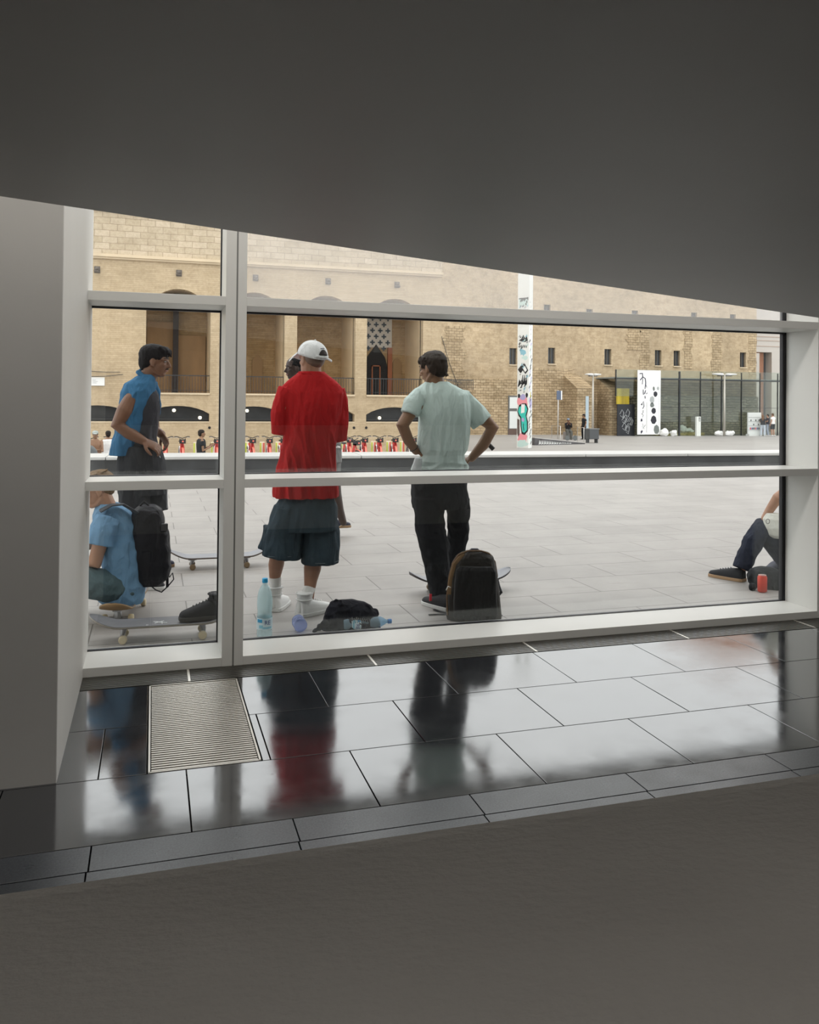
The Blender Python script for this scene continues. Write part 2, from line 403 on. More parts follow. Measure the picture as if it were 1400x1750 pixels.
obj('gasket', MB().box(XR-.03, XR-.018, YG-.002, YG+.03, .049, 7.1), black_gasket, w3)

# ================================================================== SETTING: the square
struct('plaza_floor', MB().box(-14, 34, 5.181, 16.2, -.35, 0), plaza_m, label='pale grey stone paving of the square')
street_m = pm('street_stone', (.31, .295, .28), .6, var=.08, vs=.5)
struct('street_floor', MB().box(-60, 110, 16.2, 130, -1.4, -1.1), street_m, label='lower street level beyond the ledge')
# black granite ledge with a pale worn top
lg = thing('ledge', 'long low black granite ledge crossing the square with a pale worn top', 'ledge', (6, 16.5, 0))
a, b = V((-8.0, 17.05, 0)), V((25, 14.9, 0)); dl = (b-a).normalized(); nl = V((-dl.y, dl.x, 0))
lg_side = pm('ledge_black_granite', (.045, .048, .052), .35, var=.35, vs=2.5, bump=.2, bs=8)
lg_top = pm('ledge_worn_top', (.50, .50, .49), .4, var=.08, vs=1.5)
def slab(mb, o_, L, w, z0, z1):
    P = [o_, o_+dl*L, o_+dl*L+nl*w, o_+nl*w]
    mb.add([(*p.xy, z) for z in (z0, z1) for p in P], [(3, 2, 1, 0), (4, 5, 6, 7), (0, 1, 5, 4), (1, 2, 6, 5), (2, 3, 7, 6), (3, 0, 4, 7)])
mb = MB(); slab(mb, a, 33, 1.05, -.3, .325); obj('riser', mb, lg_side, lg)
mb = MB()
for k in range(14): slab(mb, a+dl*(k*2.4)-nl*.03, 2.385, 1.09, .325, .385)
obj('coping', mb, lg_top, lg, bevel=.012)
# ================================================================== LEFT BUILDING (brick convent with tall alcoves)
YB = 38.
bld = thing('convent_building', 'ochre brick building with tall arched alcoves behind the red bikes', 'building', (5, YB, -1.1))
al = [(-.32+3.27*k - 3.27*0, 2.39+3.27*k) for k in range(-3, 4)]
al[-1] = (9.48, 12.22)
hs = []
for x0, x1 in al:
    if x0 > -.5 or x1 < -6.9: hs.append(arch(x0, x1, 1.70, 5.35, 6.22))
    hs.append(arch(x0, x1-.0, .43, .78, 1.13, 10))
mb = MB(); holes(mb, [(-16, -1.1), (13.13, -1.1), (13.13, 7.45), (-16, 7.45)], hs, YB, .5)
mb.box(-16, 13.13, YB+3.4, YB+12, -1.1, 9.9)
obj('brick_wall', mb, brick_m, bld)
obj('upper_wall', MB().box(-16, 13.13, YB-.02, YB+3.5, 7.5, 9.42), block_m, bld, label='paler stone block wall above the moulding')
obj('moulding', MB().box(-16, 13.15, YB-.16, YB+.3, 7.44, 7.56).box(-16, 13.14, YB-.09, YB+.3, 7.36, 7.44), smooth_stone, bld)
mb = MB()
for i in range(97): mb.box(-16+.3*i, -16+.3*i+.26, YB-.22, YB+.4, 9.46, 9.62)
mb.box(-16, 13.15, YB-.12, YB+3.6, 9.40, 9.47)
obj('eaves', mb, block_m, bld)
obj('roof', MB().box(-16, 13.15, YB-.05, YB+12, 9.6, 9.9), pm('roof_tile', (.35, .2, .12), .9), bld)
# piers between the alcoves: right side reveals and back walls
for j, (x0, x1) in enumerate(al):
    if x0 < -.5: continue
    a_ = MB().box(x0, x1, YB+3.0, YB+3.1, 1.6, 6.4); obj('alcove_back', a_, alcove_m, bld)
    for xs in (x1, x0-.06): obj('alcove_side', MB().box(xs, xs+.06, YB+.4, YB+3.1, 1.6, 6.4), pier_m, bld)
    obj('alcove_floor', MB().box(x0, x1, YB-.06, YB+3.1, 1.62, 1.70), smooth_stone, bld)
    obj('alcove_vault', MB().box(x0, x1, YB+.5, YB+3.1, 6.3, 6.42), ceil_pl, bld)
    # railing
    rl = MB().box(x0, x1, YB+.18, YB+.21, 2.44, 2.48).box(x0, x1, YB+.18, YB+.21, 1.80, 1.82)
    n = 22
    for i in range(n+1): x = x0+(x1-x0)*i/n; rl.box(x-.009, x+.009, YB+.185, YB+.205, 1.70, 2.46)
    obj('railing', rl, dark_metal, bld)
def niche(cx, w, z1, nm, m_):
    pts = [(cx-w/2, 1.7), (cx+w/2, 1.7), (cx+w/2, z1-w*.55)] + [(cx+w/2*(1-t), z1-w*.55+w*.55*math.sin(t*PI/2)) for t in (.25, .5, .75)] + [(cx, z1)] + [(cx-w/2*t, z1-w*.55+w*.55*math.sin((1-t)*PI/2)) for t in (.25, .5, .75)] + [(cx-w/2, z1-w*.55)]
    return obj(nm, MB().prism(pts, YB+2.93, YB+3.01), m_, bld)
dark_door = pm('doorway_dark', (.012, .011, .012), .8)
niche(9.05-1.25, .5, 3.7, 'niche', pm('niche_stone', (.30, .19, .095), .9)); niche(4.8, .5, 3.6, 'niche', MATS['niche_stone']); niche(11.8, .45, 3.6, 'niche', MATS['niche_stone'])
# first alcove: dark pilaster and timber panels
obj('pilaster', MB().box(.86, 1.10, YB+2.3, YB+3, 1.7, 6.3), pm('dark_timber', (.03, .022, .02), .7), bld)
obj('timber_panel', MB().box(-.3, .86, YB+2.8, YB+3, 1.7, 5.0).box(1.1, 2.35, YB+2.8, YB+3, 1.7, 4.4), pm('brown_panel', (.33, .20, .095), .7, var=.2, vs=2, stretch=(1, 1, .3)), bld)
# fourth alcove: pointed gothic doorway below a pierced screen of crosses
X4 = at(641, 600, YB+3).x
pts = [(X4-.55, 1.7), (X4+.62, 1.7), (X4+.62, 3.15), (X4+.5, 3.6), (X4+.25, 3.95), (X4+.04, 4.25), (X4-.17, 3.95), (X4-.42, 3.6), (X4-.55, 3.15)]
obj('gothic_doorway', MB().prism(pts, YB+2.9, YB+2.99), dark_door, bld)
obj('doorway_brick', MB().box(X4+.64, X4+.86, YB+2.85, YB+3, 1.7, 4.1), pm('red_brick_jamb', (.33, .12, .06), .85), bld)
obj('doorway_frame', MB().box(X4-.2, X4-.14, YB+2.84, YB+2.9, 1.7, 3.2).box(X4+.2, X4+.26, YB+2.84, YB+2.9, 1.7, 3.2).box(X4-.2, X4+.26, YB+2.84, YB+2.9, 3.14, 3.2), pm('rust_frame', (.28, .1, .045), .7), bld)
obj('pierced_screen', MB().box(X4-.5, X4+.86, YB+2.96, YB+3.0, 4.1, 6.2), pm('screen_plaster', (.62, .58, .52), .8), bld)
for r_ in range(8):
    for c_ in range(4):
        x = X4-.36+c_*.4+(.21 if r_ % 2 else 0); z = 4.05+r_*.3
        if x < X4+.8: obj('cross_opening', MB().box(x-.12, x+.12, YB+2.93, YB+2.965, z-.035, z+.035).box(x-.035, x+.035, YB+2.93, YB+2.965, z-.12, z+.12), pm('cross_blue_dark', (.03, .055, .085), .6), bld)
# basement arches: dark glazing
for x0, x1 in al:
    obj('basement_glazing', MB().box(x0, x1, YB+.42, YB+.5, .43, 1.2), pm('basement_glass', (.02, .022, .024), .25, var=.3, vs=3), bld)
    obj('basement_sill', MB().box(x0, x1, YB-.02, YB+.42, .40, .445), smooth_stone, bld)
    obj('basement_bar', MB().box(x0, x1, YB+.36, YB+.40, .52, .56), dark_metal, bld)
for x, z in ((.89, .93), (2.0, .61), (4.05, .93), (10.2, .62)):
    obj('round_lamp', MB().ell((x, YB+.3, z), .075, seg=12, rg=8), pm('lamp_glow', (1, .9, .7), .5, emit=3.5), bld)
# gargoyle anchors below the moulding, sign plate, round vents, cables
rust = pm('weathered_iron', (.13, .11, .095), .8)
for x, y in ((166, 461), (306, 467), (437, 475), (561, 481), (679, 487)):
    p = at(x, y, YB-.05); obj('wall_anchor', MB().box(p.x-.12, p.x+.12, YB-.04, YB, p.z-.13, p.z+.15).ell((p.x, YB-.12, p.z+.02), (.09, .14, .09)).tube([(p.x-.1, YB-.1, p.z-.05), (p.x+.06, YB-.3, p.z-.1)], .035, 6), rust, bld)
p = at(167, 652, YB); obj('sign_plate', MB().box(p.x-.28, p.x+.28, YB-.04, YB, p.z-.18, p.z+.18), pm('plate_white', (.8, .8, .78), .5), bld, bevel=.01, label='small white plate on the brick wall')
ln = MB()
for dz, w in ((.06, .12), (.0, .2), (-.06, .16)): ln.box(p.x-.2, p.x-.2+w, YB-.046, YB-.04, p.z+dz-.01, p.z+dz+.006)
obj('plate_lettering', ln, pm('lettering_grey', (.35, .35, .36), .6), bld)
for x, y in ((605, 731), (626, 731), (358, 731)):
    p = at(x, y, YB); mb = MB(); mb.loft([[V((p.x+.06*math.cos(k*PI/6), YB-.02+d, p.z+.06*math.sin(k*PI/6))) for k in range(12)] for d in (0, .02)]); obj('round_vent', mb, dark_door, bld)
obj('cable', MB().tube([at(148, 634, YB-.1), at(180, 636, YB-.1), at(205, 636, YB-.1)], .014, 5), dark_metal, bld)
obj('cable', MB().tube([at(148, 644, YB-.1), at(180, 643, YB-.1), at(210, 640, YB-.1)], .014, 5), dark_metal, bld)
mb = MB().tube([at(722, 644, YB-.1), at(760, 648, YB-.1), at(790, 655, YB-.1)], .014, 5)
obj('cable', mb, dark_metal, bld)

# ================================================================== RIGHT BUILDING (old stone wall)
YS = 59.
sb = thing('stone_building', 'long old rendered stone wall with small square windows at the right', 'building', (33, YS, -1.1))
ZG = -1.12
wins = [at(x, 610+i_, YS) for x, i_ in ((877, -1), (943, -2), (1039, 0), (1125, 1.5), (1157, 2.5), (1270, 5))]
upw = [(32.65, 8.1), (36.7, 8.15), (42.2, 8.2), (45.95, 8.2), (29.0, 8.3)]
hs = [[(p.x-.30, p.z-.62), (p.x+.30, p.z-.62), (p.x+.30, p.z+.62), (p.x-.30, p.z+.62)] for p in wins] + [[(x-.28, z-.6), (x+.28, z-.6), (x+.28, z+.62), (x-.28, z+.62)] for x, z in upw]
mb = MB(); holes(mb, [(13.1, 3.1), (48.3, 3.1), (48.3, 13.4), (13.1, 13.4)], hs, YS, .45)
obj('rendered_wall', mb, stone_m, sb)
obj('wall_body', MB().box(13.1, 48.3, YS+.5, YS+4, 3.1, 13.3), stone_m, sb)
obj('rubble_wall', MB().box(13.1, 48.28, YS-.06, YS+4, ZG-.4, 3.12), rubble_m, sb, label='lower wall of exposed rubble stone')
wg = pm('old_window_dark', (.05, .055, .06), .35); wf_ = pm('old_window_wood', (.09, .075, .06), .7)
for p in [(q.x, q.z) for q in wins]+upw:
    x, z = p; w = obj('window', MB().box(x-.3, x+.3, YS+.28, YS+.34, z-.62, z+.62), wg, sb)
    obj('window_bar', MB().box(x-.3, x-.24, YS+.2, YS+.3, z-.62, z+.62).box(x+.24, x+.3, YS+.2, YS+.3, z-.62, z+.62).box(x-.03, x+.03, YS+.2, YS+.3, z-.62, z+.62), wf_, w)
    obj('window_sill', MB().box(x-.36, x+.36, YS-.12, YS+.3, z-.70, z-.62), smooth_stone, w)
# plastered patch with the rubble breaking through above, cut-stone quoin strips
for x0, x1, z0, z1, sd in ((20.6, 22.2, 3.1, 7.0, 1), (27.4, 31.5, 3.1, 4.0, 2), (36.0, 37.2, 5.6, 7.4, 3), (37.2, 38.1, 3.6, 7.4, 4), (41.2, 42.0, 4.2, 7.4, 5), (43.9, 44.9, 3.4, 7.6, 6), (14.0, 20.0, 3.1, 3.6, 7), (47.5, 48.25, 3.5, 7.6, 8)):
    random.seed(sd); n = 12
    pl = [(x0+(x1-x0)*random.uniform(-.12, .18), z0+(z1-z0)*i/n) for i in range(n+1)] + [(x1-(x1-x0)*random.uniform(-.12, .18), z1-(z1-z0)*i/n) for i in range(n+1)]
    obj('rubble_patch', MB().prism(pl, YS-.03, YS+.02), rubble_m, sb)
# glazed door beside the tall post
p = at(868, 676, YS); q = at(889, 748, YS)
dr = obj('door', MB().box(p.x, q.x, YS-.12, YS-.06, -1.12, p.z), pm('door_frame_grey', (.13, .13, .125), .5), sb)
for z0, z1 in ((.9, 1.75), (-.62, .68)): obj('door_panel', MB().box(p.x+.1, q.x-.08, YS-.15, YS-.12, z0, z1), pm('door_white_glass', (.72, .75, .74), .3), dr)
obj('door_plinth', MB().box(p.x+.02, q.x-.02, YS-.14, YS-.12, -1.1, -.66), pm('rust_brown', (.13, .085, .07), .8), dr)
# buttresses with sloping tops
def buttress(p0, p1, p2, yt, yf):
    rr = lambda x: ray(x, 680).x/ray(x, 680).y
    x0 = rr(p0)*YS; Yf = x0/rr(p1); x1 = rr(p2)*Yf; ztop = at(p0, yt, YS).z; zf = at(p1, yf, Yf).z
    pts = [(Yf, ZG-.3), (YS, ZG-.3), (YS, ztop), (Yf, zf)]
    obj('buttress', MB().prism(pts, x0, x1, axis=0), rubble_m, sb)
buttress(963, 986, 1014, 641, 663); buttress(1020, 1042, 1059, 645, 667)
yf_ = ray(963, 680).x/ray(963, 680).y*YS/(ray(986, 680).x/ray(986, 680).y); dx_ = at(1001, 680, yf_).x
obj('narrow_doorway', MB().box(dx_, dx_+.25, yf_-.03, yf_+.1, -1.1, at(1003, 677, yf_).z), pm('door_blue_glass', (.45, .55, .62), .3), sb)
obj('gully_cable', MB().tube([at(755, 575, YS-.1), at(768, 620, YS-.1), at(785, 665, YS-.1)], .02, 5), dark_metal, sb)
rl = MB(); p0, p1 = at(764, 649, YS-.4), at(809, 649, YS-.4)
for i in range(17): x = p0.x+(p1.x-p0.x)*i/16; rl.box(x-.015, x+.015, YS-.42, YS-.38, p0.z-.75, p0.z)
rl.box(p0.x, p1.x, YS-.42, YS-.38, p0.z-.02, p0.z+.03); obj('railing', rl, dark_metal, sb)
obj('balcony_slab', MB().box(p0.x, p1.x, YS-.5, YS, p0.z-.85, p0.z-.72), rubble_m, sb)

# tall far block that only the floor reflects, and the pale modern building at the right end
fb = thing('tower_block', 'tall reddish block rising behind the stone wall', 'building', (70, 82, -1.1))
obj('body', MB().box(61.3, 80, 80, 92, -1.2, 27), pm('terracotta_render', (.45, .24, .16), .8, var=.1, vs=.4), fb)
mbld = thing('modern_building', 'pale panelled modern building with tall dark opening at the far right', 'building', (52, 62, -1.1))
pw = pm('pale_panel', (.50, .46, .42), .6, var=.04, vs=.5)
p = at(1297, 593, 62.5); q = at(1318, 593, 62.5)
obj('facade', MB().box(48.9, p.x, 62.4, 63.4, -1.2, 5.9).box(q.x, 72, 62.4, 63.4, -1.2, 14).box(48.9, q.x, 62.4, 63.4, 6.0, 14), pw, mbld)
obj('dark_opening', MB().box(p.x, q.x, 63.2, 63.4, -1.2, 6.1), pm('opening_dark', (.035, .036, .04), .6), mbld)
obj('rust_panel', MB().box(p.x, p.x+.85, 62.9, 63.2, -1.2, 6.05), pm('rust_panel', (.30, .13, .07), .8), mbld)
gv = MB()
for z in (6.5, 7.0, 7.35, 7.8): gv.box(q.x-2, 72, 62.37, 62.4, z, z+.05)
obj('panel_joint', gv, pm('joint_brown', (.4, .3, .24), .8), mbld)
# ================================================================== THINGS ON THE FAR SIDE OF THE SQUARE
ZS = -1.1
# tall white post covered in graffiti
b0 = gnd(888, 766, ZS)
pb = thing('concrete_pillar', 'tall square white concrete pillar covered in graffiti up to head height and above', 'pillar', (b0.x+.40, b0.y+.25, ZS))
def pillar_mat():
    t = NT('pillar_white_concrete'); t.b.inputs['Roughness'].default_value = .7
    v = t.vec(); n1 = t.noise(.9, v, 4)
    r = t.ramp(n1, 'Fac', [(.3, (.74, .75, .72)), (.7, (.80, .80, .77))]); t.l(r, 0, t.b, 'Base Color'); return t.m
pang = math.radians(-44)
def pl_pt(u, d, z): # u across the wide face, d = outwards offset
    c = V(pb.location); R = Matrix.Rotation(pang, 3, 'Z'); return c + R @ V((u, -.30-d, z))
def pl_side(u, d, z):
    c = V(pb.location); R = Matrix.Rotation(pang, 3, 'Z'); return c + R @ V((.33+d, u, z))
R3 = Matrix.Rotation(pang, 3, 'Z')
mb = MB(); zz = [0, 1.6, 4.4, 7.2, 10.0, 12.6]
for i in range(5): mb.obox(V(pb.location)+V((0, 0, (zz[i]+zz[i+1])/2)), (.66, .60, zz[i+1]-zz[i]-.015), mat=R3)
mb.obox(V(pb.location)+V((0, 0, 6.3)), (.645, .585, 12.6), mat=R3)
for u in (-.27, .27): mb.obox(V(pb.location)+R3 @ V((u, 0, 13.6)), (.1, .5, 2.2), mat=R3)
obj('shaft', mb, pillar_mat(), pb)
G = dict(black=(.015, .015, .018), teal=(.05, .55, .46), pink=(.85, .32, .36), lilac=(.42, .38, .62), white=(.85, .86, .84), brown=(.12, .085, .075), cyan=(.25, .5, .6), pale=(.55, .72, .68), yellow=(.75, .68, .15), grey=(.35, .36, .37))
GM = {k: pm('spray_'+k, c, .6) for k, c in G.items()}
def patch(pts, col, d, side=False, parent=pb):
    F = pl_side if side else pl_pt
    n = len(pts); a = [F(u, d, z) for u, z in pts]; b = [F(u, d-.004, z) for u, z in pts]
    tri = geometry.tessellate_polygon([[V((u, z, 0)) for u, z in pts]])
    mb = MB().add(a+b, [tuple(t) for t in tri]+[tuple(i+n for i in reversed(t)) for t in tri]+[(i, (i+1) % n, (i+1) % n+n, i+n) for i in range(n)])
    return mb
def blob2(cx, cz, rx, rz, n=14, wob=.2, seed=0):
    random.seed(seed); return [(cx+rx*math.cos(2*PI*i/n)*(1+random.uniform(-wob, wob)), cz+rz*math.sin(2*PI*i/n)*(1+random.uniform(-wob, wob))) for i in range(n)]
def stroke(pts, w=.03):
    L, R_ = [], []
    for i in range(len(pts)):
        a = pts[max(0, i-1)]; b = pts[min(len(pts)-1, i+1)]; dx, dz = b[0]-a[0], b[1]-a[1]; l = math.hypot(dx, dz) or 1
        ww = w*(.5+.5*math.sin(PI*(i+.6)/(len(pts)+.2)))
        L.append((pts[i][0]-dz/l*ww, pts[i][1]+dx/l*ww)); R_.append((pts[i][0]+dz/l*ww, pts[i][1]-dx/l*ww))
    return L+R_[::-1]
def paint(nm, shapes, parent=pb):
    for col in dict.fromkeys(s_[1] for s_ in shapes):
        mb = MB()
        for pts, c, d, *sd in shapes:
            if c == col: q = patch(pts, c, d, bool(sd)); mb.add(q.v, q.f)
        obj(nm, mb, GM[col], parent, label=col+' spray paint on the pillar')
sh = []
# bottom: pink and pale washes, teal figure with black outline
sh += [(blob2(0, .55, .28, .3, 16, .2, 1), 'pink', .002), (blob2(.0, .25, .3, .22, 12, .3, 2), 'pale', .003), (blob2(-.02, 2.55, .3, .35, 16, .2, 3), 'pink', .002)]
outl = [(-.31, 2.0), (-.22, 2.35), (-.02, 2.45), (.2, 2.45), (.32, 2.15), (.22, 1.75), (.31, 1.45), (.31, .95), (.12, .72), (-.05, .78), (-.12, 1.2), (-.14, 1.65), (-.24, 1.75)]
sh += [(outl, 'black', .004)]
sh += [([(-.27, 2.0), (-.2, 2.25), (0, 2.33), (.18, 2.33), (.26, 2.12), (.17, 1.8), (.24, 1.45), (.25, 1.0), (.1, .84), (-.01, .9), (-.06, 1.2), (-.08, 1.7), (-.2, 1.85)], 'teal', .006)]
sh += [([(-.08, 2.4), (.12, 2.4), (.1, 1.95), (-.1, 1.9)], 'white', .008), (blob2(.02, 1.55, .09, .12, 8, .1, 4), 'lilac', .008), (stroke([(.05, 1.35), (.04, 1.15), (.08, .95)], .02), 'black', .009)]
sh += [([(-.31, 1.6), (-.18, 1.55), (-.17, .75), (-.25, .62), (-.31, .8)], 'brown', .006), (blob2(0, 2.78, .16, .17, 8, .15, 5), 'lilac', .006), (blob2(-.22, 2.85, .08, .12, 8, .2, 6), 'black', .005), (blob2(.22, 2.9, .08, .14, 8, .2, 7), 'black', .005)]
# middle: black and white lettering
for i in range(7): sh.append((stroke([(-.28+.06*i, 3.35+.12*(i % 3)), (-.2+.07*i, 3.75-.1*(i % 2)), (-.1+.05*i, 3.5), (.0+.035*i, 4.0-.15*(i % 3))], .028), 'black', .004))
sh += [([(-.3, 4.3), (-.1, 4.55), (.02, 4.5), (.1, 4.62), (.3, 4.25), (.14, 4.05), (-.02, 4.25), (-.12, 4.1), (-.22, 4.18)], 'black', .005), ([(-.02, 4.38), (.1, 4.5), (.22, 4.27), (.12, 4.15)], 'white', .007)]
sh += [(blob2(-.02, 5.25, .22, .16, 14, .35, 8), 'cyan', .004), (blob2(.1, 4.95, .18, .12, 12, .3, 9), 'pale', .004), ([(-.26, 5.9), (-.12, 5.98), (.0, 6.2), (.12, 6.0), (.2, 6.15), (.26, 5.88), (.1, 5.8), (-.1, 5.84)], 'black', .005)]
for i in range(5): sh.append((stroke([(-.26+.1*i, 5.55), (-.2+.1*i, 5.66), (-.22+.1*i, 5.48)], .02), 'black', .006))
sh += [([(-.27, 6.9), (.27, 6.9), (.27, 7.6), (-.27, 7.6)], 'grey', .003), ([(-.24, 6.95), (.24, 6.95), (.24, 7.5), (-.24, 7.5)], 'white', .004), (blob2(-.02, 7.2, .09, .2, 10, .2, 10), 'cyan', .006), (blob2(.13, 7.25, .06, .18, 8, .3, 11), 'teal', .006), ([(-.27, 7.1), (.27, 7.08), (.27, 7.03), (-.27, 7.05)], 'black', .006)]
sh += [([(-.27, 7.8), (.26, 7.8), (.24, 8.15), (-.25, 8.2)], 'pale', .004), ([(-.27, 8.15), (.27, 8.15), (.27, 8.24), (-.27, 8.22)], 'black', .006)]
random.seed(5)
for i in range(9): z = 7.85+random.random()*.3; x = -.2+.05*i; sh.append((stroke([(x, z), (x+.04, z+.1), (x+.06, z-.05)], .018), 'black', .007))
for i in range(34):   # narrow side
    z = .15+i*.17+random.random()*.05; u = random.uniform(-.2, .15)
    sh.append((stroke([(u-.08, z), (u+.05, z+.2), (u, z+.05), (u+.14, z+.18)], .03), random.choice(['black', 'black', 'grey', 'lilac', 'black', 'pale'] if z > 1 else ['black', 'pale', 'teal']), .004, 1))
for i in range(8): z = 6.2+i*.25; u = random.uniform(-.15, .15); sh.append((stroke([(u-.05, z), (u+.04, z+.12), (u+.02, z+.02)], .014), 'grey', .004, 1))
sh += [(blob2(0, 2.55, .22, .3, 10, .3, 30), 'lilac', .003, 1), (blob2(.02, 2.9, .12, .2, 10, .3, 31), 'yellow', .0035, 1)]
random.seed(77)
for i in range(46):
    z = random.choice([random.uniform(2.9, 4.9), random.uniform(5.3, 6.2), random.uniform(6.95, 8.2)]); u = random.uniform(-.27, .2); a_ = random.uniform(.05, .16)
    sh.append((stroke([(u, z), (u+a_*.6, z+a_), (u+a_*.5, z+.02), (u+a_, z+a_*.7)], .016), random.choice(['black', 'black', 'grey', 'pale', 'cyan']), .0085+i*.00005))
paint('graffiti', sh)

# low graffitied ramp wall beside the pillar, railings, skaters' corner
a, b = gnd(914, 761, ZS), gnd(1000, 759, ZS)
rp = thing('ramp_wall', 'low dark wedge-shaped ramp wall with white graffiti right of the pillar', 'ramp', a)
mb = MB(); dr_ = (b-a); nn = V((-dr_.y, dr_.x, 0)).normalized()*1.6
P = [a, b, b+nn, a+nn]; hh = [.42, .06, .06, .42]
mb.add([(*p.xy, ZS) for p in P]+[(*p.xy, ZS+h) for p, h in zip(P, hh)], [(3, 2, 1, 0), (4, 5, 6, 7), (0, 1, 5, 4), (1, 2, 6, 5), (2, 3, 7, 6), (3, 0, 4, 7)])
obj('wedge', mb, pm('ramp_dark', (.09, .085, .09), .7, var=.4, vs=3), rp)
P = [a-nn*.01, b-nn*.01]
mb = MB().add([(*P[0].xy, ZS+.42), (*P[1].xy, ZS+.06), (*(P[1]+nn*1.03).xy, ZS+.06), (*(P[0]+nn*1.03).xy, ZS+.42), (*P[0].xy, ZS+.46), (*P[1].xy, ZS+.1), (*(P[1]+nn*1.03).xy, ZS+.1), (*(P[0]+nn*1.03).xy, ZS+.46)], [(3, 2, 1, 0), (4, 5, 6, 7), (0, 1, 5, 4), (1, 2, 6, 5), (2, 3, 7, 6), (3, 0, 4, 7)])
obj('ramp_top', mb, pm('ramp_top', (.5, .48, .46), .7), rp)
mb = MB(); random.seed(9); u_ = dr_.normalized(); back = nn.normalized()*(-.012)
for i in range(15):
    t0 = .3+i*.19; base = a+u_*t0+back; h = .36-.36*t0/dr_.length
    if h < .1: break
    pts = [(0, .03), (.05, h*.9), (.08, h*.3), (.13, h*.85), (.14, .04)]
    st = stroke(pts, .016); tri = geometry.tessellate_polygon([[V((x, z, 0)) for x, z in st]])
    mb.add([base+u_*x+V((0, 0, z)) for x, z in st], [tuple(t) for t in tri])
obj('graffiti', mb, GM['white'], rp)
rl = thing('handrail', 'thin steel handrail of the ramp beside the two distant skaters', 'railing', gnd(960, 754, ZS))
mb = MB()
for x, y in ((943, 752), (958, 753), (987, 756), (998, 757)):
    pass
for (x0, y0), (x1, y1) in (((943, 752), (958, 753)), ((987, 756), (998, 757))):
    p, q = gnd(x0, y0, ZS), gnd(x1, y1, ZS); obj('rail', MB().tube([p, p+V((0, 0, .95)), q+V((0, 0, .95)), q], .022, 6), steel, rl)
def lamp_post(px, py, ytop, label, arms):
    p = gnd(px, py, ZS)
    if p.y > 55.4: p = V((at(px, 742, 55.3).x, 55.3, ZS))
    h = at(px, ytop, p.y).z
    t = thing('lamp_post', label, 'lamp post', p)
    obj('pole', MB().tube([p, V((p.x, p.y, h))], [.09, .06], 10, rounded=False), pm('post_beige', (.5, .47, .42), .5, .3), t)
    for dx, dz, w in arms:
        a_ = V((p.x, p.y, h+dz)); b_ = a_+V((dx, 0, 0))
        hd = obj('lamp_head', MB().tube([a_+V((dx*.45, 0, .1)), b_+V((dx*.5, 0, .12))], [(.10, .3), (.05, .25)], 10, hint=(0, 0, 1)), pm('lamp_head_white', (.75, .76, .76), .4), t)
        obj('arm', MB().tube([a_, b_], .03, 6), dark_metal, t)
    return t
lamp_post(1013, 746, 638, 'lamp post in front of the stone buttresses with two flat heads', [(-.36, -.2, 1), (.36, -.2, 1)])
lamp_post(1238, 742, 640, 'lamp post standing before the glass pavilion with two white heads', [(-.65, -.1, 1), (.65, -.1, 1)])
p = gnd(953.5, 750, ZS); sp = thing('sign_post', 'thin steel sign post with a narrow blue sign left of the distant skaters', 'sign post', p)
h = at(953.5, 668, p.y).z
obj('pole', MB().tube([p, V((p.x, p.y, h))], .045, 8), steel, sp)
obj('sign', MB().obox((p.x+.03, p.y-.06, h-.3), (.34, .04, .62)), pm('sign_blue', (.1, .13, .2), .4), sp)
obj('sign_edge', MB().obox((p.x+.22, p.y-.06, h-.3), (.09, .05, .62)), pm('sign_white', (.8, .8, .8), .4), sp)
# dark grey bin on legs
p = gnd(1013, 757, ZS); bn = thing('metal_container', 'dark grey metal box on short legs by the end of the ramp rail', 'container', p)
obj('box_body', MB().obox((p.x, p.y+.1, ZS+.55), (.72, .5, .62), .15), pm('bin_grey', (.09, .095, .1), .5, .5), bn, bevel=.02)
obj('rim', MB().obox((p.x, p.y+.1, ZS+.88), (.78, .56, .05), .15), pm('bin_rim', (.2, .2, .2), .4, .5), bn)
for dx in (-.3, .3): obj('leg', MB().obox((p.x+dx, p.y+.1, ZS+.125), (.05, .3, .25), .15), MATS['bin_grey'], bn)

# ------------------------------------------------------------------ glass pavilion
YP = 56.
pv = thing('glass_pavilion', 'low glass pavilion with thin dark posts before the stone wall', 'pavilion', (42, YP, ZS))
xl, xr = 33.2, 51.0
posts = [37.02, 38.78, 40.67, 42.6, 44.45, 46.2, 47.9, 49.6]
fr_m = pm('pavilion_frame', (.035, .037, .04), .4, .5)
ed = [35.0]+posts
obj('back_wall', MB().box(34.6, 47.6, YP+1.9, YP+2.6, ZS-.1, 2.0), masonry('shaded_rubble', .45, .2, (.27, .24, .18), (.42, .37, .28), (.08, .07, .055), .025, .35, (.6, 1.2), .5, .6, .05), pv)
for i in range(len(ed)-1): obj('glass_panel', MB().box(ed[i]+.02, ed[i+1]-.02, YP, YP+.03, ZS, 3.2), glass_pav, pv)
obj('glass_panel', MB().box(33.25, 34.9, YP, YP+.03, 1.9, 3.2), glass_pav, pv)
for i, x in enumerate(posts): obj('post', MB().box(x-(.06 if i in (1, ) else .022), x+(.06 if i in (1,) else .022), YP-.05, YP+.06, ZS, 3.85 if i else 3.6), pm('post_copper', (.45, .33, .26), .5) if i == 0 else fr_m, pv)
rf = MB()
rf.box(xl, xr, YP-.1, YP+.1, 3.2, 3.28).box(xl, xl+.06, YP-.08, YP+.05, 1.9, 3.9)
obj('roof_frame', rf, fr_m, pv)
for i in range(15): obj('parapet_glass', MB().box(xl+.05+i*1.19, xl+.05+i*1.19+1.16, YP-.03, YP, 3.3, 3.92), glass_pav, pv)
obj('roof', MB().box(xl, xr, YP+.1, YP+2.9, 3.25, 3.35), pm('roof_grey', (.25, .27, .26), .5), pv)
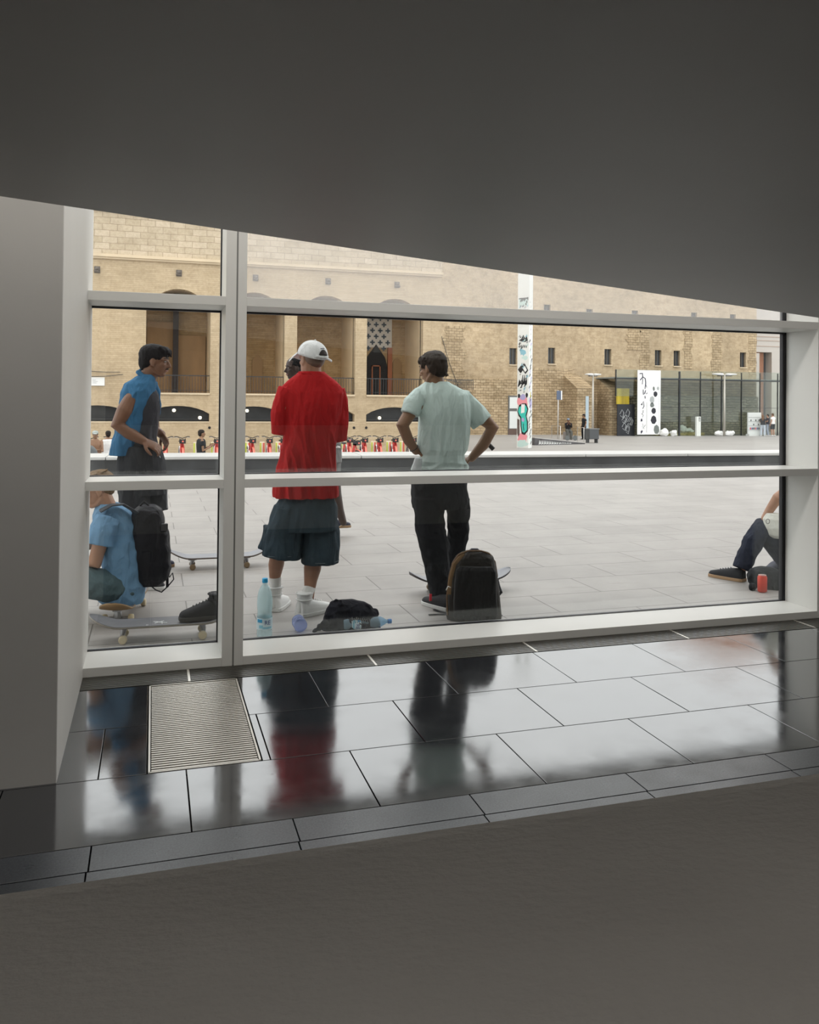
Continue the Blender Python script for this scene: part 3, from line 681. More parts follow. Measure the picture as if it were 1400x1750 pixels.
obj('transom_bar', MB().box(37.1, 51, YP-.02, YP+.02, 1.07, 1.095), fr_m, pv)
obj('grass_strip', MB().box(37.1, 41.5, YP+.6, YP+1.8, ZS, ZS+.22), pm('dry_grass', (.42, .33, .12), .9, var=.4, vs=8), pv)
obj('yellow_panel', MB().box(33.6, 34.7, YP+.5, YP+.55, 1.3, 2.5), pm('yellow_board', (.62, .45, .03), .5, var=.35, vs=2, stretch=(1.5, 1, .1)), pv)
dg = obj('graffiti_shutter', MB().box(33.5, 35.0, YP+.2, YP+.26, ZS, 1.3), pm('shutter_black', (.02, .022, .028), .4, .3), pv)
mb = MB(); random.seed(3)
for i in range(9):
    x, z = random.uniform(33.7, 34.5), random.uniform(-.8, .8)
    st = stroke([(x, z), (x+.2, z+.35), (x+.35, z+.1), (x+.25, z-.25), (x+.05, z-.1)], .03); tri = geometry.tessellate_polygon([[V((a_, b_, 0)) for a_, b_ in st]])
    mb.add([(a_, YP+.195, b_) for a_, b_ in st], [tuple(t) for t in tri])
obj('graffiti', mb, GM['grey'], dg)
# banner
bx0, bx1, bz0, bz1 = 34.93, 36.93, -.98, 3.88
bnr = thing('banner', 'tall white banner with black brush marks and a chain of dark pebble shapes', 'banner', (35.93, YP-.25, ZS))
obj('cloth', MB().box(bx0, bx1, YP-.28, YP-.25, bz0, bz1), pm('banner_white', (.86, .86, .85), .6), bnr)
def bpoly(mb, pts):
    P_ = [(bx0+(bx1-bx0)*u, bz1-(bz1-bz0)*w) for u, w in pts]; n = len(P_)
    tri = geometry.tessellate_polygon([[V((x, z, 0)) for x, z in P_]])
    mb.add([(x, YP-.286, z) for x, z in P_]+[(x, YP-.28, z) for x, z in P_], [tuple(t) for t in tri]+[(i, (i+1) % n, (i+1) % n+n, i+n) for i in range(n)])
ink = MB()
for pts, w in (([(.08, .055), (.2, .05), (.22, .11), (.1, .155)], .022), ([(.2, .1), (.33, .13), (.35, .2), (.32, .29)], .02), ([(.22, .13), (.2, .22)], .014), ([(.36, .23), (.4, .27)], .01), ([(.24, .3), (.25, .38), (.31, .36), (.35, .31)], .02), ([(.42, .35), (.37, .37)], .014), ([(.32, .4), (.33, .44)], .02),
               ([(.15, .54), (.26, .485), (.28, .56), (.22, .6)], .016), ([(.2, .64), (.26, .62), (.24, .66), (.18, .68), (.26, .7), (.22, .73)], .01), ([(.22, .83), (.25, .86), (.2, .88)], .006), ([(.35, .85), (.24, .9), (.3, .91)], .008)):
    st = stroke([(a_*2, b_*4.86) for a_, b_ in pts], w*2.2); bpoly(ink, [(x/2, z/4.86) for x, z in st])
for c in (((.15, .76), (.2, .75), (.22, .79), (.14, .8)), ((.14, .95), (.2, .93), (.24, .95), (.16, .99)), ((.15, .53), (.22, .52), (.2, .55))): bpoly(ink, c)
obj('brush_marks', ink, pm('ink_navy', (.02, .018, .05), .6), bnr)
for i, (u, w, ru, rw, c) in enumerate(((.70, .285, .05, .035, 'g'), (.88, .28, .05, .03, 'l'), (.77, .37, .09, .045, 'k'), (.63, .46, .11, .06, 'l'), (.63, .54, .1, .04, 'g'), (.70, .63, .11, .05, 'k'), (.70, .77, .12, .07, 'k'), (.83, .92, .13, .075, 'g'))):
    mm = MB(); random.seed(i+40); bpoly(mm, [(u+ru*math.cos(2*PI*k/7+.3)*(1+random.uniform(-.15, .15)), w+rw*math.sin(2*PI*k/7+.3)) for k in range(7)])
    obj('pebble_shape', mm, pm({'g': 'pebble_grey', 'l': 'pebble_light', 'k': 'pebble_black'}[c], {'g': (.16, .18, .17), 'l': (.4, .42, .42), 'k': (.02, .02, .03)}[c], .6), bnr)
tk = MB()
for k in range(70): z = .12+k*.0122; bpoly(tk, [(.92, z), (.94+.02*(k % 2), z), (.94+.02*(k % 2), z+.004), (.92, z+.004)])
for k in range(46): z = .5+k*.0102; bpoly(tk, [(.38, z), (.42, z), (.42, z+.004), (.38, z+.004)])
obj('small_lettering', tk, pm('lettering_mid', (.35, .35, .38), .6), bnr)
# bollard sign, counter board, rubbish bags, papers
p = V((at(1193, 742, 55.4).x, 55.4, ZS)); bs_ = thing('totem_sign', 'short white totem sign with a black symbol before the pavilion', 'sign', p)
h = at(1193, 712, p.y).z
obj('totem_body', MB().box(p.x-.19, p.x+.19, p.y-.1, p.y+.1, ZS, h), pm('totem_white', (.72, .74, .70), .5), bs_, bevel=.01)
obj('symbol', MB().box(p.x-.0, p.x+.14, p.y-.106, p.y-.1, h-.36, h-.06), pm('symbol_black', (.03, .03, .035), .5), bs_)
obj('symbol_detail', MB().box(p.x+.04, p.x+.10, p.y-.11, p.y-.106, h-.16, h-.1).box(p.x+.03, p.x+.11, p.y-.11, p.y-.106, h-.32, h-.2), MATS['totem_white'], bs_)
p = V((at(1289, 742, 55.5).x, 55.5, ZS)); ck = thing('notice_board', 'pale grey information board with rows of small signs at the pavilion end', 'board', p)
h = at(1289, 705, p.y).z
obj('board', MB().box(p.x-.62, p.x+.62, p.y-.06, p.y+.06, ZS+.15, h), pm('board_grey', (.62, .64, .62), .5), ck, bevel=.01)
obj('foot', MB().box(p.x-.62, p.x+.62, p.y-.2, p.y+.2, ZS, ZS+.15), MATS['board_grey'], ck)
random.seed(12)
for r_ in range(4):
    obj('shelf_line', MB().box(p.x-.58, p.x+.58, p.y-.075, p.y-.06, ZS+.45+r_*.33, ZS+.47+r_*.33), pm('line_grey', (.25, .26, .26), .5), ck)
for i in range(6): obj('small_sign', MB().box(p.x-.45+i*.16, p.x-.34+i*.16, p.y-.07, p.y-.06, ZS+.5, ZS+.66), [pm('sign_red', (.5, .06, .08), .5), pm('sign_navy', (.06, .07, .2), .5), dark_metal][i % 3], ck)
for x, r_ in ((-.1, 1), (.35, 1), (-.35, 2), (.1, 2), (.4, 2)): obj('small_sign', MB().box(p.x+x-.04, p.x+x+.05, p.y-.07, p.y-.06, ZS+.5+r_*.33, ZS+.62+r_*.33), dark_metal, ck)
bagm = pm('white_plastic', (.78, .78, .76), .4, spec=.6, bump=.5, bs=6, bd=.05)
random.seed(21)
for k, (x, y, w, hgt, lab) in enumerate(((1136, 741, 1.0, 1.0, 'heap of white plastic bags at the left foot of the pavilion glass'), (1151, 741, .6, .8, 'white plastic bag bulging beside the yellowish board'), (1166, 735, .8, .6, 'crumpled white sheet lying on the dry grass strip'), (1177, 733, .7, .35, 'flat white sheet of paper on the dry grass strip'), (1229, 742, .95, .42, 'white sack left of the pavilion lamp post'), (1246, 742, .8, .42, 'white sack right of the pavilion lamp post'))):
    p = gnd(x, min(y, 742), ZS); p = V((at(x, y, 55.6).x, 55.6, ZS)) if k in (0, 1, 4, 5) else V((at(x, y, 56.9).x, 56.9, ZS+.22))
    w, hgt = (w*.62, hgt*.6) if k < 2 else (w, hgt)
    mb = MB(); R_ = Matrix.Rotation(random.random(), 3, 'Z')
    mb.ell(p+V((0, 0, hgt*.45)), (w*.5, .25, hgt*.5), R_, 12, 8)
    for q in range(5): mb.ell(p+V((random.uniform(-w*.35, w*.35), random.uniform(-.1, .1), hgt*random.uniform(.2, .7))), (w*.25, .2, hgt*.28), R_, 8, 6)
    mb.v = [V((v.x, v.y, max(v.z, p.z))) + V((noise.noise(v*5)*.12, 0, noise.noise(v*6+V((5, 5, 5)))*.12 if v.z > p.z+.05 else 0)) for v in mb.v]; mb.sm = [False]*len(mb.sm)
    o = obj('plastic_bag' if k != 3 and k != 2 else 'paper_sheet', mb, bagm, None, p); tag(o, lab, 'bag' if k not in (2, 3) else 'paper')
# ================================================================== PEOPLE
def freeze(mb, name, voxel=.006, smooth=4, fold=None, dec=None):
    """one continuous surface from overlapping shells"""
    me = mb.mesh('tmp_'+name); fixn(me); o = D.objects.new('tmp', me); COL.objects.link(o)
    r = o.modifiers.new('r', 'REMESH'); r.mode = 'VOXEL'; r.voxel_size = voxel; r.use_smooth_shade = True
    if smooth: s_ = o.modifiers.new('s', 'SMOOTH'); s_.iterations = smooth; s_.factor = .5
    bpy.context.view_layer.update(); dg = bpy.context.evaluated_depsgraph_get()
    out = D.meshes.new_from_object(o.evaluated_get(dg)); D.objects.remove(o); D.meshes.remove(me)
    if fold:
        ns = [v.normal.copy() for v in out.vertices]
        for v, n_ in zip(out.vertices, ns): v.co += V((n_.x, n_.y, n_.z*.25))*fold(v.co)
    for p in out.polygons: p.use_smooth = True
    out.name = name; return out
def folds(amp, sx, sy, sz, seed=0, ridged=True):
    def f(c):
        p = V((c.x*sx+seed*7.3, c.y*sy, c.z*sz)); n1 = noise.noise(p); n2 = noise.noise(p*2.3+V((9, 3, 1)))
        if ridged: n1 = .5-abs(n1)*2.2; 
        return amp*1.35*(n1*.8+n2*.35+.25)
    return f
class Fig:
    """places a body by the outline it has in the photo, at its own distance Y, with real depth"""
    def __init__(s, Y): s.Y = Y
    def P(s, x, y, d=0): return at(x, y, s.Y+d)
    def m(s, n, p): return n*zc(p)/FPX
    def prof(s, mb, rows, rounded=False, seg=28, ex=2.3, yaw=0):
        """rows: (y, x left, x right, half depth, offset in Y) from top to bottom"""
        rings = []
        for r in rows:
            y, xl_, xr_, rd = r[:4]; d = r[4] if len(r) > 4 else 0
            c = s.P((xl_+xr_)/2, y, d); vd = V((c.x, c.y, 0)).normalized(); sd = V((vd.y, -vd.x, 0)); ra = s.m((xr_-xl_)/2, c)
            ring = []
            for k in range(seg):
                a = 2*PI*k/seg; ca, sa = math.cos(a), math.sin(a)
                ca = math.copysign(abs(ca)**(2/ex), ca); sa = math.copysign(abs(sa)**(2/ex), sa)
                ring.append(c+sd*(ra*ca)+vd*(rd*sa))
            rings.append(ring)
        return mb.loft(rings)
    def limb(s, mb, pts, rounded=True, flat=1., seg=14):
        """pts: (x, y, half width in px, offset in Y)"""
        P_ = [s.P(p[0], p[1], p[3] if len(p) > 3 else 0) for p in pts]
        R_ = [s.m(p[2], q) for p, q in zip(pts, P_)]
        return mb.tube(P_, R_, seg, rounded=rounded)
def hand(mb, w, d, n, side, L=.18, curl=.35, spread=.1):
    """palm, four separate fingers and a thumb; w wrist, d pointing, n palm normal (towards curl), side = thumb side"""
    d = V(d).normalized(); n = V(n); n = (n-d*n.dot(d)).normalized(); t = d.cross(n)*side; s_ = L/.18; w = V(w)
    mb.tube([w-d*.02, w+d*.03*s_, w+d*.085*s_], [(.026*s_, .017*s_), (.036*s_, .015*s_), (.041*s_, .013*s_)], 12, hint=t)
    for i, (o, l) in enumerate(((.030, .074), (.010, .082), (-.010, .076), (-.029, .060))):
        p = w+d*.082*s_+t*o*s_; dd = (d+t*(o*spread*14)).normalized(); pts = [p-dd*.012]; a = 0
        for q, fr_ in enumerate((.42, .32, .26)):
            a += curl*(.7+.5*q); v = dd*math.cos(a)+n*math.sin(a); p = p+v*(l*fr_*s_); pts.append(p)
        mb.tube([pts[0], pts[0]+(pts[1]-pts[0])*.5, pts[1], pts[2], pts[3]], [.0095*s_, .0095*s_, .009*s_, .0082*s_, .0068*s_], 8)
    b = w+d*.025*s_+t*.028*s_; tt = (t*.75+d*.6+n*.25).normalized(); p2 = b+tt*.035*s_; p3 = p2+(tt*.5+d*.7+n*.2).normalized()*.03*s_; p4 = p3+(d*.8+n*.4).normalized()*.024*s_
    mb.tube([b-tt*.01, p2, p3, p4], [.014*s_, .012*s_, .0105*s_, .008*s_], 8)
def frame(fwd, up=(0, 0, 1)):
    f = V(fwd).normalized(); u = V(up); l = u.cross(f).normalized(); u = f.cross(l).normalized()
    return Matrix((f, l, u)).transposed()       # columns: forward, left, up
def head(mb, c, fwd, up=(0, 0, 1), s=1.):
    R = frame(fwd, up); c = V(c)
    def q(x, y, z): return c+R @ V((x*s, y*s, z*s))
    mb.ell(q(-.008, 0, .028), (.096*s, .076*s, .090*s), R, 24, 16)
    mb.ell(q(.022, 0, -.03), (.066*s, .060*s, .080*s), R, 20, 14)
    mb.ell(q(.050, 0, -.088), (.032*s, .030*s, .024*s), R, 14, 10)          # chin
    for sd in (-1, 1):
        mb.tube([q(-.012, sd*.052, -.055), q(.025, sd*.043, -.082), q(.05, sd*.02, -.094)], [.017*s, .016*s, .014*s], 8)   # jaw
        mb.ell(q(.062, sd*.036, -.022), (.022*s, .022*s, .018*s), R, 12, 8)    # cheek
        mb.tube([q(.079, sd*.010, .022), q(.077, sd*.036, .022), q(.060, sd*.056, .014)], .0085*s, 7)     # brow
        mb.ell(q(.0, sd*.077, -.012), (.019*s, .0075*s, .031*s), R, 12, 8); mb.ell(q(.008, sd*.079, -.034), (.010*s, .006*s, .011*s), R, 8, 6)   # ear
    mb.tube([q(.082, 0, .012), q(.097, 0, -.012), q(.106, 0, -.028)], [.0085*s, .010*s, .012*s], 8)       # nose
    mb.ell(q(.094, 0, -.033), (.011*s, .017*s, .009*s), R, 10, 8)
    mb.ell(q(.083, 0, -.055), (.010*s, .023*s, .006*s), R, 12, 8); mb.ell(q(.081, 0, -.066), (.010*s, .020*s, .0065*s), R, 12, 8)   # lips
    return R
def eyes(root, c, fwd, up=(0, 0, 1), s=1., brow=(.02, .015, .012), beard=None):
    R = frame(fwd, up); c = V(c)
    def q(x, y, z): return c+R @ V((x*s, y*s, z*s))
    for sd in (-1, 1):
        e = obj('eye', MB().ell(q(.0745, sd*.031, .003), (.012*s, .012*s, .006*s), R, 12, 8), pm('eye_white', (.28, .25, .23), .6), root)
        obj('iris', MB().ell(q(.0845, sd*.031, .003), (.0035*s, .0052*s, .0052*s), R, 10, 6), pm('iris_dark', (.02, .012, .01), .15), e)
        obj('eyebrow', MB().tube([q(.0875, sd*.014, .024), q(.0855, sd*.034, .029), q(.070, sd*.054, .022)], [.0035*s, .0042*s, .0025*s], 6), pm('brow_%.3f' % brow[0], brow, .8), root)
    obj('lips', MB().tube([q(.081, -.02, -.0605), q(.0935, 0, -.060), q(.081, .02, -.0605)], [.003*s, .0055*s, .003*s], 6), pm('lip', (.30, .12, .10), .5), root)
def skin(name, c):
    if name in MATS: return MATS[name]
    t = NT(name); b = t.b; v = t.vec(); n1 = t.noise(14, v, 4); r = t.ramp(n1, 'Fac', [(.3, tuple(x*.9 for x in c)), (.7, tuple(min(1, x*1.08) for x in c))]); t.l(r, 0, b, 'Base Color')
    b.inputs['Roughness'].default_value = .5; b.inputs['Subsurface Weight'].default_value = .06; b.inputs['Subsurface Radius'].default_value = (.02, .008, .004)
    t.bump(t.noise(220, v, 3), 'Fac', .08, .001); MATS[name] = t.m; return t.m
def cloth(name, c, var=.06, vs=5, rough=.85, bump=.25, bs=500, stretch=(1, 1, 1)):
    if name in MATS: return MATS[name]
    t = NT(name); bb = t.b; bb.inputs['Roughness'].default_value = rough; bb.inputs['Specular IOR Level'].default_value = .18
    v = t.vec(); n1 = t.noise(vs, v); r = t.ramp(n1, 'Fac', [(.3, tuple(x*(1-var) for x in c)), (.7, tuple(min(1, x*(1+var)) for x in c))]); t.l(r, 0, bb, 'Base Color')
    v2 = t.vec(1.2, 1.2, .42); w = t.noise(9, v2, 3, .5); w.inputs['Distortion'].default_value = .8; b1 = t.bump(w, 'Fac', .8, .035)
    v3 = t.vec(1, 1, .8); w2 = t.noise(26, v3, 3, .5); b2 = t.n('Bump'); b2.inputs['Strength'].default_value = .45; b2.inputs['Distance'].default_value = .012; t.l(w2, 'Fac', b2, 'Height'); t.l(b1, 0, b2, 'Normal')
    b3 = t.n('Bump'); b3.inputs['Strength'].default_value = bump; b3.inputs['Distance'].default_value = .0008; t.l(t.noise(bs, v, 2), 'Fac', b3, 'Height'); t.l(b2, 0, b3, 'Normal'); t.l(b3, 0, bb, 'Normal')
    MATS[name] = t.m; return t.m
def hairm(name, c):
    if name in MATS: return MATS[name]
    t = NT(name); b = t.b; v = t.vec(60, 60, 14); n1 = t.noise(3, v, 5, .7); r = t.ramp(n1, 'Fac', [(.3, tuple(x*.45 for x in c)), (.7, tuple(min(1, x*1.5) for x in c))]); t.l(r, 0, b, 'Base Color')
    b.inputs['Roughness'].default_value = .6; b.inputs['Specular IOR Level'].default_value = .12; t.bump(n1, 'Fac', .6, .006); MATS[name] = t.m; return t.m
def hairfold(amp, sc=38, seed=0): return lambda c: amp*(noise.noise(V((c.x*sc+seed, c.y*sc, c.z*sc*.55)))+.6*noise.noise(V((c.x*sc*2.4, c.y*sc*2.4+seed, c.z*sc))))
def shoe(root, heel, toe, m_up, m_sole, h=.075, high=0., w=.1, m_lace=None, label=None, nm='shoe', z0=None):
    heel, toe = V(heel), V(toe); z0 = heel.z if z0 is None else z0; f = V((toe.x-heel.x, toe.y-heel.y, 0)); L = f.length; f.normalize(); l = V((-f.y, f.x, 0))
    def q(a, b, z): return V((heel.x, heel.y, z0))+f*(a*L)+l*b+V((0, 0, z))
    wd = lambda a: w*.5*(.72+.33*math.sin(PI*min(1, a*.62+.22))) * (1 if a < .8 else math.sqrt(max(.05, 1-((a-.8)/.2)**2*.75))) * (1 if a > .08 else .82+.18*a/.08)
    A = [0, .03, .08, .2, .35, .5, .65, .8, .88, .94, .98, 1.]
    up = MB(); rings = []
    for a in A:
        ht = h*(1.0 if a < .3 else max(.42, 1-(a-.3)*.95))*(1 if a < .9 else math.sqrt(max(.12, 1-((a-.9)/.1)**2*.8))); ww = wd(a)*.93
        rings.append([q(a, ww*math.copysign(abs(math.cos(t))**.75, math.cos(t)), .02+max(0, (ht)*math.sin(t)**.8 if math.sin(t) > 0 else 0)-(.012 if math.sin(t) <= 0 else 0)) for t in [2*PI*k/20 for k in range(20)]])
    up.loft(rings)
    if high: up.tube([q(.2, 0, h*.55), q(.16, 0, h), q(.15, 0, h+high)], [(.05*L/.28, w*.42), (.046*L/.28, w*.4), (.050*L/.28, w*.44)], 16, hint=f, rounded=False)
    else: up.tube([q(.2, 0, h*.5), q(.18, 0, h*1.05)], [(.05*L/.28, w*.40), (.046*L/.28, w*.38)], 16, hint=f, rounded=False)
    me = freeze(up, nm, .005, 3); o = put(nm, me, m_up, root, label=label)
    sl = MB(); bot, top = [], []
    P_ = [(a, wd(a)) for a in A]+[(a, -wd(a)) for a in reversed(A)]
    n = len(P_); sl.add([q(a*1.02-.01, b*1.03, z) for z in (0, .026) for a, b in P_], [tuple(range(n)), tuple(range(n, 2*n))]+[(i, (i+1) % n, (i+1) % n+n, i+n) for i in range(n)])
    obj('sole', sl, m_sole, o, bevel=.004)
    if high:
        for zz_, rr_ in ((h+high*.93, .5), (h+high*.35, .47)):
            c_ = q(.155, 0, zz_); obj('ankle_strap', MB().tube([c_+f*(.053*L/.28*math.cos(t))+l*(w*rr_*math.sin(t)) for t in [2*PI*k/18 for k in range(19)]], .0045, 6), m_up, o)
        obj('heel_patch', MB().tube([q(-.005, 0, .03), q(.01, 0, h*.9), q(.0, 0, h+high*.9)], [(w*.16, .006)]*3, 8, hint=l), m_sole, o)
    if m_lace:
        lc = MB()
        for k in range(5): a = .38+k*.075; z = h*(1-(a-.3)*.95)+.022; lc.tube([q(a, -w*.22, z-.012), q(a+.01, 0, z+.004), q(a, w*.22, z-.012)], .0035, 6)
        obj('laces', lc, m_lace, o)
    return o
def skateboard(label, pos, rz, gripm, wheelm, L=.80, w=.205, wood=(.55, .36, .18), group=None, tilt=0, zdeck=.095):
    t = thing('skateboard', label, 'skateboard', pos, group); N = 26; Wn = 8
    def pt(u, v, dz=0):
        x = (u-.5)*L; e = max(0, (abs(u-.5)-.30)/.2); hw = w/2*(1 if abs(u-.5) < .36 else math.sqrt(max(0, 1-((abs(u-.5)-.36)/.14)**2)))
        y = v*hw; return V((x, y, zdeck+.065*e**1.5+.010*(abs(v))**2+dz))
    mb = MB(); gp = MB()
    U = [.5-.5*math.cos(PI*i/N) for i in range(N+1)]
    for M_, d0, d1 in ((mb, -.011, 0), (gp, 0.0002, .0016)):
        top = [[pt(u, -1+2*j/Wn, d1) for j in range(Wn+1)] for u in U]; bt = [[pt(u, -1+2*j/Wn, d0) for j in range(Wn+1)] for u in U]
        M_.loft([a_+b_[::-1] for a_, b_ in zip(top, bt)], caps=False)
    Mx = Matrix.Translation(V(pos)) @ Matrix.Rotation(rz, 4, 'Z') @ Matrix.Rotation(tilt, 4, 'X')
    obj('deck', mb.xf(Mx), pm('deck_wood_%.2f' % wood[0], wood, .5), t); obj('grip_tape', gp.xf(Mx), gripm, t)
    for sx in (-1, 1):
        x = sx*L*.27; tr = MB().box(x-.035, x+.035, -.028, .028, zdeck-.02, zdeck-.011).tube([(x, -.085, .028), (x, .085, .028)], .008, 8).tube([(x, 0, zdeck-.02), (x+sx*.01, 0, .03)], [(.022, .022), (.012, .03)], 8)
        tk_ = obj('truck', tr.xf(Mx), pm('truck_metal', (.35, .35, .36), .35, .8), t)
        for sy in (-1, 1):
            wl = MB(); rg = []
            for yy, rr in ((-.017, .019), (-.014, .025), (0, .0265), (.014, .025), (.017, .019)): rg.append([V((x+rr*math.cos(k*PI/8), sy*.085+yy, .0265+rr*math.sin(k*PI/8))) for k in range(16)])
            obj('wheel', wl.loft(rg).xf(Mx), wheelm, tk_)
    return t
grip = pm('grip_grey', (.16, .16, .17), .55, var=.25, vs=4, bump=.6, bs=700, bd=.001, spec=.5)
grip2 = pm('grip_light', (.24, .245, .27), .42, var=.15, vs=3, bump=.5, bs=700, bd=.001, spec=.7)
wh_y = pm('wheel_cream', (.62, .52, .33), .4); wh_b = pm('wheel_brown', (.22, .15, .08), .4)

# ---------------------------------------------------------------- man in red
f = Fig(5.87)
red = thing('person', 'person seen from behind in a red T-shirt, white cap and wide dark denim shorts', 'person', (1.02, 5.9, 0))
sk1 = skin('skin_tan', (.33, .165, .10)); sk2 = skin('skin_brown', (.185, .085, .045)); sk3 = skin('skin_dark', (.045, .022, .015)); sk4 = skin('skin_olive', (.25, .13, .07)); sk5 = skin('skin_fair', (.42, .225, .14))
hd = f.P(533, 613.5); hf = (-.48, .87, -.06)
b = MB(); head(b, hd, hf, s=1.0)
f.limb(b, [(533, 655, 17), (532, 640, 17.5), (531, 618, 17.5)])
f.prof(b, [(645, 512, 553, .055), (656, 500, 566, .07), (680, 494, 573, .09), (740, 496, 562, .10), (800, 490, 562, .10), (870, 488, 562, .10)])
f.limb(b, [(489, 676, 15), (480, 705, 13), (479, 735, 11, .03), (500, 742, 9, .16), (520, 735, 8, .24)])
f.limb(b, [(578, 678, 15), (579, 715, 13), (574, 748, 11, .03), (552, 744, 9, .17), (524, 728, 8, .24), (498, 717, 7.5, .16)])
hand(b, f.P(498, 717, .15), f.P(482, 720, .02)-f.P(498, 717, .15), (0, -1, 0), 1, .17, .3)
hand(b, f.P(522, 735, .24), (.95, .1, 0), (0, 1, 0), 1, .17, .4)
f.limb(b, [(500, 870, 20), (480, 920, 18, .05), (475, 948, 13, .08), (472, 965, 13.5, .10), (470, 985, 10, .13), (471.5, 1004, 8, .15)])
f.limb(b, [(545, 870, 20), (540, 925, 19), (536, 955, 14.5), (534, 972, 15), (531, 992, 11.5), (529, 1012, 9, -.01), (528, 1022, 9, -.01)])
put('body', freeze(b, 'body', .0055, 3), sk1, red)
b = MB(); f.prof(b, [(635, 511, 554, .084), (640, 506, 560, .092), (650, 493, 574, .104), (660, 482, 583, .11), (672, 478, 588, .125), (690, 482, 586, .135), (720, 485, 580, .14), (760, 483, 573, .145), (800, 475, 576, .15), (830, 468, 579, .155), (841, 467.5, 579.5, .155), (849.5, 468, 579, .155)])
f.limb(b, [(492, 666, 17), (485, 680, 15.5), (478.5, 705, 15), (480, 741, 15, .02)], rounded=False)
f.limb(b, [(574, 668, 17), (580, 684, 15.5), (579, 715, 16), (575.5, 752, 16, .03)], rounded=False)
def redfold(c):
    x = noise.noise(V((c.x*16+c.z*3, c.y*9, c.z*2.6))); y = noise.noise(V((c.x*34-c.z*5, c.y*20, c.z*5)))
    k = min(1, max(.12, (1.72-c.z)*1.6)); return (.024*(.38-abs(x)*1.7)+.006*y)*k
put('shirt', freeze(b, 'shirt', .006, 3, redfold), cloth('red_cotton', (.40, .010, .012), .07, 3), red)
b = MB().tube([f.P(511, 636, -.03), f.P(518, 638, -.07), f.P(532, 639, -.088), f.P(547, 638, -.07), f.P(554, 636, -.03)], .005, 8); obj('collar', b, cloth('red_collar', (.42, .009, .011)), red)
b = MB(); f.prof(b, [(836, 484, 564, .11), (850, 480, 569, .125), (864, 472, 575, .145), (885, 468, 578, .155), (905, 466, 578, .15)])
f.limb(b, [(497, 868, 28), (488, 905, 31, .01), (481, 951, 33, .02)], rounded=False)
f.limb(b, [(463, 900, 12, .06), (452, 939, 11.5, .08)], rounded=False)
f.limb(b, [(547, 868, 30), (548, 910, 31), (548, 962, 31.5)], rounded=False)
put('shorts', freeze(b, 'shorts', .006, 3, folds(.011, 13, 13, 4, 3)), cloth('dark_denim', (.030, .048, .062), .25, 8, bump=.4, bs=300), red)
hm = MB()
for cx, cy, hw, d in ((481, 946, 32.6, .02), (548, 957, 31.6, 0)):
    c = f.P(cx, cy, d); R_ = f.m(hw, c)*1.0; hm.tube([c+V((R_*math.cos(a_*PI/12), R_*math.sin(a_*PI/12), 0)) for a_ in range(25)], .0022, 5)
obj('hem_stitching', hm, pm('denim_thread', (.12, .15, .16), .8), red)
wt = pm('white_leather', (.72, .72, .71), .45, var=.04, vs=6, spec=.5, bump=.15, bs=60); ws = pm('white_rubber', (.68, .68, .66), .6); wl_ = pm('white_lace', (.75, .75, .74), .8); sock = cloth('white_sock', (.74, .73, .71))
hl, tl = gnd(466, 1046), gnd(497, 1022); tl = hl+(tl-hl).normalized()*.29
shoe(red, hl, tl, wt, ws, .09, .08, .115, wl_, nm='high_top_shoe')
hl2 = gnd(511, 1054); tl2 = hl2+(gnd(562, 1042)-hl2).normalized()*.285
shoe(red, hl2, tl2, wt, ws, .09, .07, .12, wl_, nm='high_top_shoe')
for hh_, cx in ((hl, 471), (hl2, 528)):
    fd = ((tl-hl) if hh_ is hl else (tl2-hl2)).normalized(); c = V((hh_.x, hh_.y, 0))+fd*.055
    top = f.P(470.5, 988, .13) if hh_ is hl else f.P(530, 1004)
    obj('sock', MB().tube([c+V((0, 0, .09)), c.lerp(V((top.x, top.y, 0)), .5)+V((0, 0, .15)), V((top.x, top.y, top.z-.0))], [.042, .041, .043], 14), sock, red)
# cap
R = frame(hf); cc = hd+V((0, 0, .042))
cb = MB(); rings = []
R2 = frame((hf[0], hf[1], .26))
for j in range(12):
    a = j/11*PI/2; rings.append([cc+R2 @ V((-.012+.122*math.cos(a)*math.cos(t), .098*math.cos(a)*math.sin(t), -.020+.112*math.sin(a)**.9)) for t in [2*PI*k/32 for k in range(32)]])
inn = [[cc+R2 @ (R2.transposed() @ (p-cc))*.96 for p in rg] for rg in rings]
cb.loft(rings[:-1]+[[rings[-1][0]]*32][:0], caps=False); cb.add([rings[-2][k] for k in range(32)], [tuple(range(32))], True)
capm = cloth('cap_white', (.70, .70, .70), .03, 6)
cap = obj('cap', cb, capm, red); so = cap.modifiers.new('s', 'SOLIDIFY'); so.thickness = .004
br = MB(); rg = []
for i in range(13):
    t = -1.05+2.1*i/12; inn_ = V((-.012+.120*math.cos(t), .094*math.sin(t), -.010)); out_ = V((.065+.12*math.cos(t*.9), .092*math.sin(t), -.075-.022*abs(math.sin(t)))); rg.append([cc+R2 @ p for p in (inn_, inn_.lerp(out_, .5)+V((0, 0, .006)), out_, out_-V((0, 0, .004)), inn_.lerp(out_, .5)+V((0, 0, .002)), inn_-V((0, 0, .004)))])
obj('brim', br.loft(rg), capm, cap)
ob = MB(); pts = []
for k in range(13):
    a = PI*k/12; u = .40*math.cos(a); z = .010+.040*math.sin(a); r_ = math.sqrt(max(0, 1-((z+.012)/.107)**2))
    pts.append(cc+R2 @ V((-.012-.124*math.cos(u)*r_-.002, .098*math.sin(u)*r_, z)))
ob.add(pts+[cc+R2 @ V((-.145, 0, .022))], [(i, i+1, 13) for i in range(12)]+[(12, 0, 13)]); obj('back_opening', ob, pm('shaved_hair', (.025, .018, .016), .9), cap)
